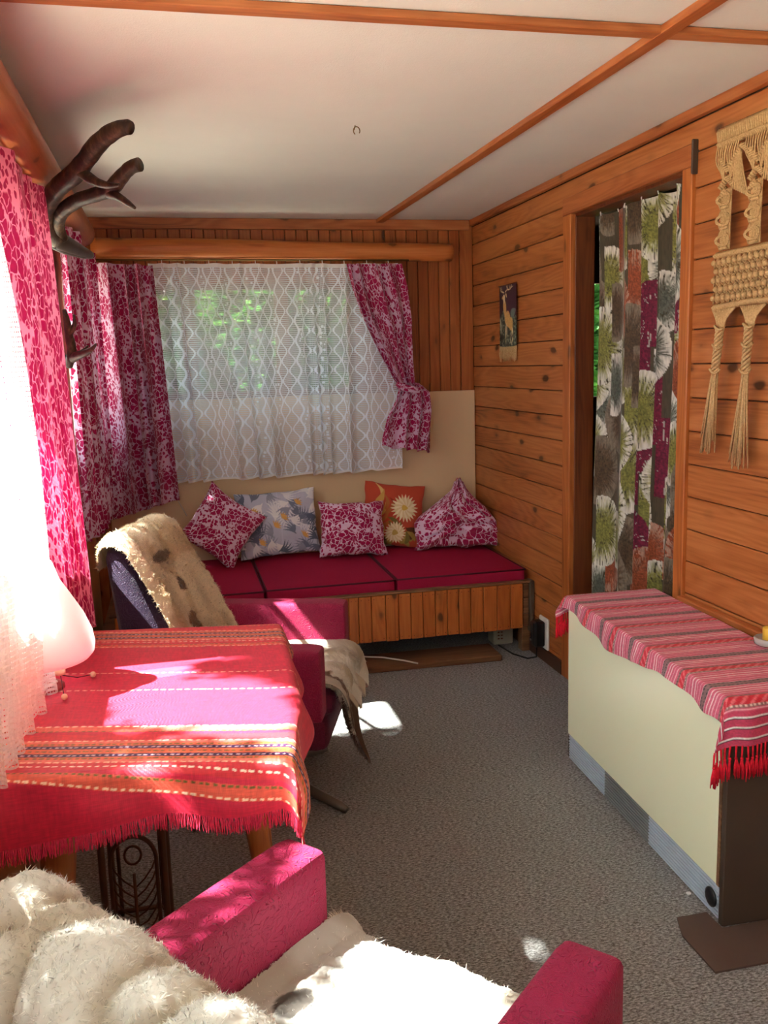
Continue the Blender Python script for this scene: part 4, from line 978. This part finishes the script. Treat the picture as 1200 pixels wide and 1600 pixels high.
# ------------------------------------------------------------------ table, cloth, lamp
TZ = .692
def xr(y): return np.interp(y, [1.40, 1.47, 1.72, 2.00, 2.27], [.135, .150, .197, .212, .222])
def yn(x): return 1.452-.12*(x-.14)
def yf(x): return 2.262-.19*(x-.22)
tbl = thing('table', 'wooden table with splayed tapered legs under the red woven cloth', 'table', (-.10, 1.85, 0))
pts = [(-.405, 1.522), (.130, 1.462), (.190, 1.72), (.205, 2.0), (.212, 2.248), (-.405, 2.365)]
cx_, cy_ = -.10, 1.85; V = [(x-cx_, y-cy_, TZ-.022) for x, y in pts]+[(x-cx_, y-cy_, TZ) for x, y in pts]; k = len(pts)
MB().add(V, [tuple(range(k))[::-1], tuple(range(k, 2*k))]+[(i, (i+1) % k, (i+1) % k+k, i+k) for i in range(k)]).build('tabletop', M['leg'], tbl)
mb = MB()
for (a, b) in (((-.34, 1.57), (.09, 1.52)), ((.09, 1.52), (.14, 2.18)), ((.14, 2.18), (-.34, 2.26)), ((-.34, 2.26), (-.34, 1.57))):
    a = np.array(a)-[cx_, cy_]; b = np.array(b)-[cx_, cy_]; d = (b-a)/np.linalg.norm(b-a); n_ = np.array([-d[1], d[0]])*.009
    q = [a-n_, b-n_, b+n_, a+n_]; mb.add([(x, y, TZ-.09) for x, y in q]+[(x, y, TZ-.022) for x, y in q], BOXF)
mb.build('apron', M['leg'], tbl)
for (x, y, dx, dy, w0) in ((-.240, 1.62, -.055, -.035, .027), (.082, 1.66, .075, -.03, .019), (.12, 2.14, .05, .04, .02), (-.32, 2.22, -.03, .04, .02)):
    mb = MB(); mb.tube([(x-cx_+dx*t_, y-cy_+dy*t_, (TZ-.023)*(1-t_)) for t_ in (0, .3, .65, 1)], [w0*1.25, w0*1.15, w0*.9, w0*.62], 12); mb.build('leg', M['leg'], tbl)

def tablecloth():
    nu, nv = 240, 620; a = np.linspace(-.40, .222+.155, nu); b = np.linspace(-.135, 1.0, nv); A, B = np.meshgrid(a, b, indexing='ij')
    # b measured from the near table edge towards the far edge; a is x before draping
    Xe = A.copy(); yN = yn(np.clip(A, -.4, .15)); yF = yf(np.clip(A, -.4, .22)); Ltop = yF-yN
    Bf = np.minimum(B, Ltop+.09); Yflat = yN+Bf
    R0 = .014; XR = xr(np.clip(Yflat, 1.40, 2.27)); er = np.clip(A-XR, 0, None)
    lim = np.interp(Yflat, [1.30, 1.45, 1.7, 2.0, 2.3], [.125, .120, .085, .070, .060]); er = np.minimum(er, lim)
    dropn = .082+.028*sm(.1, -.4, A)+.012*np.sin(A*17)+.010*vnoise(A.ravel()*9, 2).reshape(A.shape); en = np.clip(-Bf, 0, None)/.135*dropn; ef = np.clip(Bf-Ltop, 0, None); e2 = np.maximum(en, ef)
    bend = lambda e: np.where(e < R0*1.57, R0*np.sin(np.clip(e/R0, 0, 1.57)), R0)
    drop = lambda e: np.where(e < R0*1.57, R0*(1-np.cos(np.clip(e/R0, 0, 1.57))), R0+e-R0*1.57)
    cz = np.minimum(er, e2)
    X = np.minimum(A, XR)+bend(er)+.014*sm(0, .08, er)*(1+.7*np.sin(Yflat*26+1))
    Y = yN+np.clip(Bf, 0, Ltop)-bend(en)+bend(ef)-.010*sm(0, .08, en)*(1+.8*np.sin(A*30))
    X += .010*sm(0, .05, cz); Y -= np.where(Bf < 0, 1, -1)*.004*sm(0, .05, cz)+.020*sm(0, .05, np.minimum(er, en))*np.sin(er*60)
    Z = TZ+.004-np.maximum(drop(er), drop(e2))-.55*np.minimum(er, e2)
    top = (er <= 0) & (e2 <= 0); wr_ = .0030*np.exp(-((A-.055+.25*(Yflat-2.08))**2)/.00006)*np.exp(-((Yflat-2.08)**2)/.004)
    Z += np.where(top, .0012*noise2(A*14, B*12, 3)+wr_, 0)
    Z = np.maximum(Z, .40)
    C = np.zeros(A.shape+(3,))+np.array((194, 28, 60)); q = np.where(Bf < 0, -en, Bf)      # metres from the near edge
    dash = lambda p_, d_=.55: ((A/p_) % 1) < d_
    def line(c_, w_, col, p_=None, d_=.55):
        m_ = np.abs(q-c_) < w_/2
        if p_: m_ &= dash(p_, d_)
        C[m_] = col
    q = q+.15*(A-.14)
    def cluster(c_, sgn, sc=1.0):
        o = lambda v: c_+sgn*v*sc
        line(o(.0), .150*sc, (202, 40, 52)); line(o(.0), .086*sc, (214, 96, 62))
        for v in (-.017, .017): line(o(v), .013*sc, (58, 24, 70)); line(o(v), .004*sc, (214, 180, 190), .011, .5)
        for v in (-.030, 0, .030): line(o(v), .005*sc, (120, 96, 40), .012, .6)
        for v in (-.041, .041): line(o(v), .012*sc, (216, 104, 92)); line(o(v*1.12), .004*sc, (240, 190, 160), .014, .6)
        line(o(-.062), .004*sc, (238, 210, 190), .014, .6)
        line(o(-.098), .026*sc, (214, 86, 66)); line(o(-.088), .004*sc, (110, 90, 36), .012, .6); line(o(-.108), .004*sc, (240, 200, 170), .014, .6)
        line(o(.102), .026*sc, (214, 90, 76)); line(o(.090), .004*sc, (110, 90, 36), .012, .6); line(o(.114), .005*sc, (240, 190, 170), .016, .6)
    cluster(.033, 1); cluster(.740, 1, .85)
    for c_ in (.345, .455): line(c_, .0042, (238, 176, 150), .016, .62)
    nz = noise2(A*700, B*60, 1)*.5+noise2(A*60, B*700, 2)*.5; C *= (.86+.28*nz)[..., None]
    edge_ = (A > .222+.1)*0
    V = np.stack([X, Y, Z], -1)
    o = cloth_obj('tablecloth', V-np.array([cx_, cy_, 0]), np.stack([A, B], -1), M['cloth_attr'], lin(np.clip(C, 0, 255))); o.location = (cx_, cy_, 0)
    tag(o, 'bright red woven tablecloth with orange and dark stripes and a fringe', 'tablecloth')
    V = V-np.array([cx_, cy_, 0]); mb = MB(); r = np.random.RandomState(6); er1 = er[:, 0]
    last = int(np.argmax(A[:, 0] > .222+.12)) or nu-1
    acc = None
    for i in range(0, nu-1):
        p0 = V[i, 0]
        if acc is not None and np.linalg.norm(p0-acc) < .0022: continue
        acc = p0
        for k in range(3):
            l = r.uniform(.020, .030); d = np.array([r.uniform(-.004, .004), r.uniform(-.006, .002), -l]); mb.tube([p0+[r.uniform(-.002, .002), 0, .001], p0+d*[.4, .3, .5], p0+d], [.0011, .0011, .0006], 3, False)
    mb.build('fringe', M['fringe_red'], o, kind='stuff')
tablecloth()

lc = (-.303, 1.93, TZ+.006); lp = thing('table_lamp', 'small lamp with a white bell shade at the window end of the red table', 'lamp', lc)
MB().lathe([(.0001, .0), (.042, 0), (.042, .006), (.030, .014), (.012, .020), (.010, .075), (.0001, .075)], (0, 0, 0), 20).build('foot', M['salmon'], lp)
MB().lathe([(.080, .062), (.098, .064), (.107, .074), (.110, .090), (.106, .118), (.092, .155), (.070, .195), (.050, .230), (.040, .262), (.036, .270), (.034, .262), (.044, .230), (.064, .195), (.086, .155), (.100, .118), (.103, .090), (.098, .072), (.080, .066)], (0, 0, 0), 40).build('shade', M['shade'], lp)
MB().lathe([(.0001, -.004), (.012, 0), (.013, .012), (.006, .018), (.0001, .018)], (.034, -.006, .030), 14).build('switch_housing', M['bead'], lp)
for (x, y), lb in (((-.207, 1.968), 0), ((-.252, 1.842), 0)):
    a = np.array([.036, -.006, .028]); b = np.array([x-lc[0], y-lc[1], .008]); MB().tube([a, (a+b)/2+[0, 0, -.006], b], .0010, 5).build('pull_string', M['cord_dark'], lp); MB().ball(tuple(b), .0066, 12).build('bead', M['bead'], lp)
MB().tube([(.03, -.02, .02), (-.02, -.06, .006), (-.08, -.09, .006)], .003, 8).build('cord', M['cable'], lp)

# rattan stand under the table
rk = thing('rattan_stand', 'dark rattan stand with an arched fan pattern, in the shade under the table', 'stand', (-.135, 1.95, 0))
for (x, y) in ((-.085, 0), (.048, 0), (-.085, .20), (.048, .20)): MB().tube([(x, y, 0), (x, y, .46)], .008, 8).build('post', M['rattan'], rk)
a = np.linspace(0, math.pi, 20)
for yy in (0., .20):
    MB().tube([(.032, yy, .02)]+[(-.018+.050*math.cos(x_), yy, .27+.060*math.sin(x_)) for x_ in a]+[(-.068, yy, .02)], .005, 6).build('arch', M['rattan'], rk)
    for zz in (.44, .03): MB().tube([(-.085, yy, zz), (.048, yy, zz)], .006, 6).build('crossbar', M['rattan'], rk)
mb = MB(); mb.tube([(-.018, 0, .02), (-.018, 0, .24)], .004, 6)
for sg in (-1, 1):
    for k in range(9): mb.tube([(-.018+sg*.048, 0, .27-.026*k), (-.018+sg*.040, 0, .25-.026*k), (-.018+sg*.022, 0, .225-.026*k), (-.018, 0, .205-.024*k)], .002, 5)
mb.tube([(-.018+.018*math.cos(x_), 0, .285+.022*math.sin(x_)) for x_ in np.linspace(0, 6.28, 18)], .003, 5)
mb.build('fan_ribs', M['rattan'], rk, kind='stuff')
mb = MB(); mb.tube([(-.02, 2.0, .36), (.04, 2.02, .345), (.09, 2.03, .355), (.12, 2.04, .38)], .003, 6)
tag(mb.build('cable', M['cable']), 'pale cable looping under the table top beside the rattan stand', 'cable').location = (0, 0, 0)

# ------------------------------------------------------------------ armchairs
def armchair(label, F, fwd, bh=.50):
    rz = math.atan2(-fwd[0], fwd[1]); t = thing('armchair', label, 'armchair', (F[0], F[1], 0), rz, 'pair of crimson swivel armchairs')
    for sg in (-1, 1):
        x0, x1 = sorted((sg*.207, sg*.303)); mb = MB(); mb.rbox(x0, x1, -.50, 0, .345, .562, .018, 10)
        V = np.concatenate(mb.V)
        for v in mb.V: v[:, 2] = np.where(v[:, 2] < .45, v[:, 2]+.045*np.clip(-v[:, 1]/.5, 0, 1), v[:, 2])
        mb.build('armrest', M['chair'], t)
    MB().rbox(-.204, .204, -.46, -.005, .215, .33, .03, 8).build('seat_base', M['chair_dark'], t)
    MB().rbox(-.204, .204, -.45, .020, .328, .405, .03, 10, .004).build('seat_cushion', M['chair_dark'], t)
    mb = MB(); mb.rbox(-.225, .225, -.04, .04, 0, bh, .035, 10)
    for v in mb.V:
        z_ = .34+v[:, 2]; k = v[:, 2]/bh; v[:, 0] *= (1-.04*k); q_ = (v[:, 1]+.04)/.08; fr_ = -.385-.205*np.clip((z_-.42)/.44, 0, 1.2); v[:, 1] = fr_*q_+(-.60-.05*(z_-.42)/.44)*(1-q_); v[:, 2] = z_
    mb.build('backrest', M['chair_back'], t)
    cy = -.25; MB().lathe([(.0001, .05), (.030, .05), (.024, .10), (.022, .19), (.05, .214), (.0001, .216)], (0, cy, 0), 16).build('column', M['steel'], t)
    for k in range(4):
        a = math.radians(62+90*k); d = np.array([math.cos(a), math.sin(a), 0]); 
        MB().tube([np.array([0, cy, .075])+d*.02, np.array([0, cy, .050])+d*.16, np.array([0, cy, .022])+d*.30, np.array([0, cy, .014])+d*.325], [.018, .017, .014, .010], 8).build('foot', M['steel'], t)
    return t
def frame(F, fwd):
    f = np.array([fwd[0], fwd[1], 0]); f /= np.linalg.norm(f); r = np.array([f[1], -f[0], 0]); return np.array([F[0], F[1], 0]), r, f
C1 = ((.342, 1.222), (.743, .669)); C2 = ((.447, 2.690), (.949, -.317))
armchair('crimson armchair in the foreground, seen from behind over its back', *C1, bh=.335)
armchair('crimson armchair beyond the red table, facing right', *C2)

def fleece(name, label, path, halfw, C, spots, n_tuft, tuft=.020, seed=0, base=(214, 200, 172), lump=.014, nu=90, nv=150, wfun=None, base2=None, pit=.0, clump=1.0, billow=0, tilt=None, lenf=None):
    """path: (y, z) profile in the chair's own frame, the skin lying along it"""
    O, rx, fy = frame(*C); P2 = spline(path, 12); L_ = np.r_[0, np.cumsum(np.linalg.norm(np.diff(P2, axis=0), axis=1))]
    tt = np.linspace(0, L_[-1], nv); s = np.linspace(-1, 1, nu); S, Tt = np.meshgrid(s, tt/L_[-1], indexing='ij'); T2 = Tt*L_[-1]*(lenf(S) if lenf else 1)
    py = np.interp(T2, L_, P2[:, 0]); pz = np.interp(T2, L_, P2[:, 1]); ty, tz = np.gradient(py, axis=1), np.gradient(pz, axis=1); ln = np.hypot(ty, tz); ny, nz_ = tz/ln, -ty/ln
    hw = (wfun(Tt, S) if wfun else 1)*halfw*(1+.05*(vnoise(Tt.ravel()*9, seed).reshape(Tt.shape)-.5)); x = S*hw
    big = noise2(S*3.2+5, Tt*L_[-1]*11+3, seed+1); big = np.abs(2*big-1)**.7 if billow else big; sml = noise2(S*halfw*60+40, Tt*L_[-1]*60, seed+2); edge_ = np.clip((1-np.abs(S))*6, 0, 1)*np.clip(np.minimum(Tt, 1-Tt)*14, 0, 1)
    th = .006+(lump*(big*1.2)+.006*sml+.005*noise2(S*halfw*130+9, Tt*L_[-1]*130+4, seed+3))*edge_**.5; th = th*(edge_*.9+.1)
    Y = py+ny*th; Z = pz+nz_*th
    if tilt: Z = Z+tilt(S, Tt)
    if pit: Z = Z-pit*np.clip(np.abs(S)-.8, 0, 1)*5*(edge_*0+1)
    P = O+x[..., None]*rx+Y[..., None]*fy; P[..., 2] = Z
    col = np.zeros(P.shape)+np.array(base, float); b2 = np.array(base2 if base2 is not None else np.array(base)*.86, float)
    k = sm(.45, .8, noise2(S*4+3, Tt*6+7, seed+5))[..., None]; col = col*(1-k)+b2*k
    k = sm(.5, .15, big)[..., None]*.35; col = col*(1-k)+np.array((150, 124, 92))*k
    for (u, v, ru, rv, cc) in spots:
        d = ((S-u)/ru)**2+((Tt-v)/rv)**2+.9*(noise2(S*16+9, Tt*22+9, seed+7)-.5); k = sm(1.15, .85, d)[..., None]; col = col*(1-k)+np.array(cc, float)*k
    F0 = grid_faces(nu, nv); V = P.reshape(-1, 3); flip0 = None; cols = col.reshape(-1, 3)
    # tufts
    r = np.random.RandomState(seed+50); iu = r.uniform(0, nu-1.001, n_tuft); iv = r.uniform(0, nv-1.001, n_tuft); i, j = iu.astype(int), iv.astype(int); fu, fv = (iu-i)[:, None], (iv-j)[:, None]
    bil = lambda G: (G[i, j]*(1-fu)+G[i+1, j]*fu)*(1-fv)+(G[i, j+1]*(1-fu)+G[i+1, j+1]*fu)*fv
    du = np.gradient(P, axis=0); dv = np.gradient(P, axis=1); N = np.cross(du, dv); N /= np.linalg.norm(N, axis=-1, keepdims=True)+1e-9
    ref = ny[..., None]*fy+np.array([0, 0, 1.])*nz_[..., None]; flip0 = np.mean((N*ref).sum(-1)) < 0; N *= np.sign((N*ref).sum(-1, keepdims=True)); F0 = F0[:, ::-1] if flip0 else F0
    b = bil(P); nn = bil(N); cc = bil(col); hh = noise2(iu*.9*clump+7, iv*.9*clump+5, seed+9); ang = noise2(iu*.35*clump+3, iv*.35*clump+1, seed+11)*12.6
    tu = du[i, j]/(np.linalg.norm(du[i, j], axis=1)[:, None]+1e-9); tv = dv[i, j]/(np.linalg.norm(dv[i, j], axis=1)[:, None]+1e-9)
    lean = (np.cos(ang)[:, None]*tu+np.sin(ang)[:, None]*tv); side = np.cross(nn, lean); l = tuft*(.55+.8*hh)*r.uniform(.7, 1.25, n_tuft); l = l[:, None]; w = (tuft*.08*r.uniform(.7, 1.4, n_tuft))[:, None]
    eo = np.clip((np.abs(iu/(nu-1)*2-1)-.90)*8, 0, 1)[:, None]*np.sign(iu/(nu-1)*2-1)[:, None]; lean = lean+tu*eo*1.0+.35*r.randn(n_tuft, 3)
    b = b-nn*.003; m1 = b+nn*l*.42+lean*l*.34; tp = b+nn*l*.50+lean*l*.95; ng = np.cross(side, m1-b); ng /= np.linalg.norm(ng, axis=1)[:, None]+1e-9; fs = np.where((ng*nn).sum(1, keepdims=True) < 0, -1., 1.); side = side*fs; ng = ng*fs
    TV = np.stack([b-side*w, b+side*w, m1+side*w*.9, m1-side*w*.9, tp], 1).reshape(-1, 3); k = np.arange(n_tuft)*5+len(V)
    F1 = np.concatenate([np.stack([k, k+1, k+2], 1), np.stack([k, k+2, k+3], 1), np.stack([k+3, k+2, k+4], 1)])
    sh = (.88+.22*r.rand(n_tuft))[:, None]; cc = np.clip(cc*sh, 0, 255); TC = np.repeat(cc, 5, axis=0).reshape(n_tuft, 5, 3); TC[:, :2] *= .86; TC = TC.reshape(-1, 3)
    # turn the sheet into a thin pelt: a leather side under the wool
    under = P-N*.004; V = np.concatenate([V, TV, under.reshape(-1, 3)]); off = nu*nv+n_tuft*5; F2 = grid_faces(nu, nv, off); F2 = F2 if flip0 else F2[:, ::-1]
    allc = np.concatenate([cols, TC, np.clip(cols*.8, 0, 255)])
    V0 = V-np.array([O[0], O[1], 0])
    me = mesh(name, V0, F0.tolist()+F1.tolist()+F2.tolist(), True, None, lin(np.clip(allc, 0, 255)))
    TN = np.repeat((nn*.6+ng*.45)[:, None], 5, axis=1).reshape(-1, 3)
    NN = np.concatenate([N.reshape(-1, 3), TN, -N.reshape(-1, 3)]); NN /= np.linalg.norm(NN, axis=1)[:, None]+1e-9
    me.normals_split_custom_set_from_vertices(NN.tolist())
    o = link(name, me, M['wool']); o.location = (O[0], O[1], 0); tag(o, label, 'sheepskin'); return o
# near chair: one skin thrown over the back, one on the seat
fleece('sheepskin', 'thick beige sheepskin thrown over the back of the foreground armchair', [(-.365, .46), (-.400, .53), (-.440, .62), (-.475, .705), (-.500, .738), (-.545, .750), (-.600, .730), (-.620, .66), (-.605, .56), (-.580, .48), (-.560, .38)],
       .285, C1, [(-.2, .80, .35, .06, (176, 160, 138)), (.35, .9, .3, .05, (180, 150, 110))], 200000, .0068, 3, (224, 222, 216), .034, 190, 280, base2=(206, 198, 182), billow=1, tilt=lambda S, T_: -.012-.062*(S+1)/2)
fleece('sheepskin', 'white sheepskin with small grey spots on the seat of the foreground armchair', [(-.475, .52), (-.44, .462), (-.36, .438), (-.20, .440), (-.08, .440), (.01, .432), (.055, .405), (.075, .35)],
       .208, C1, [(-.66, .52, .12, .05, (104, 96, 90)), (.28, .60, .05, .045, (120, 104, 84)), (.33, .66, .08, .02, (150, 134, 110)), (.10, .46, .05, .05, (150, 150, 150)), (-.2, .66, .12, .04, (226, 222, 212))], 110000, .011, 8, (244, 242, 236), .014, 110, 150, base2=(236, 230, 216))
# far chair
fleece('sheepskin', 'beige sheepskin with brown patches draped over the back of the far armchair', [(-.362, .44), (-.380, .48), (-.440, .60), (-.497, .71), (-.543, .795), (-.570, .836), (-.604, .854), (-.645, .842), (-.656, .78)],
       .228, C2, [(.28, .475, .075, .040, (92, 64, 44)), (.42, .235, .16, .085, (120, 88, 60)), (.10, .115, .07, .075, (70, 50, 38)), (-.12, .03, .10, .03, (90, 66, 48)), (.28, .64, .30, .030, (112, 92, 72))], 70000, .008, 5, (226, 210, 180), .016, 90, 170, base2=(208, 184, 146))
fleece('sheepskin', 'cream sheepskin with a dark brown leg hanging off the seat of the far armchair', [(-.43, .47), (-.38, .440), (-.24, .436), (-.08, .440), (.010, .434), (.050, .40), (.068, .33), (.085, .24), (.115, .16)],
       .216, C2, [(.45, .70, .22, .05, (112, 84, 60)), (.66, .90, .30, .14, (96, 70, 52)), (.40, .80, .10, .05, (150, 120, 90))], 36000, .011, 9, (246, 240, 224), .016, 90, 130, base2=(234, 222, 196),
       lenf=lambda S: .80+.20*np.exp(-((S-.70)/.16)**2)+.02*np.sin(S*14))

# small remaining things
tag(MB().tube([at(262, 748, 1, 4.60), at(274, 775, 1, 4.60), at(292, 806, 1, 4.60)], .0028, 6).build('cable', M['cable']), 'thin pale cord running down the beige board behind the corner pillow', 'cable')
board('strip', W-.020, W+.006, 2.543, 2.551, 1.885, 1.985, M['dark'], dr)
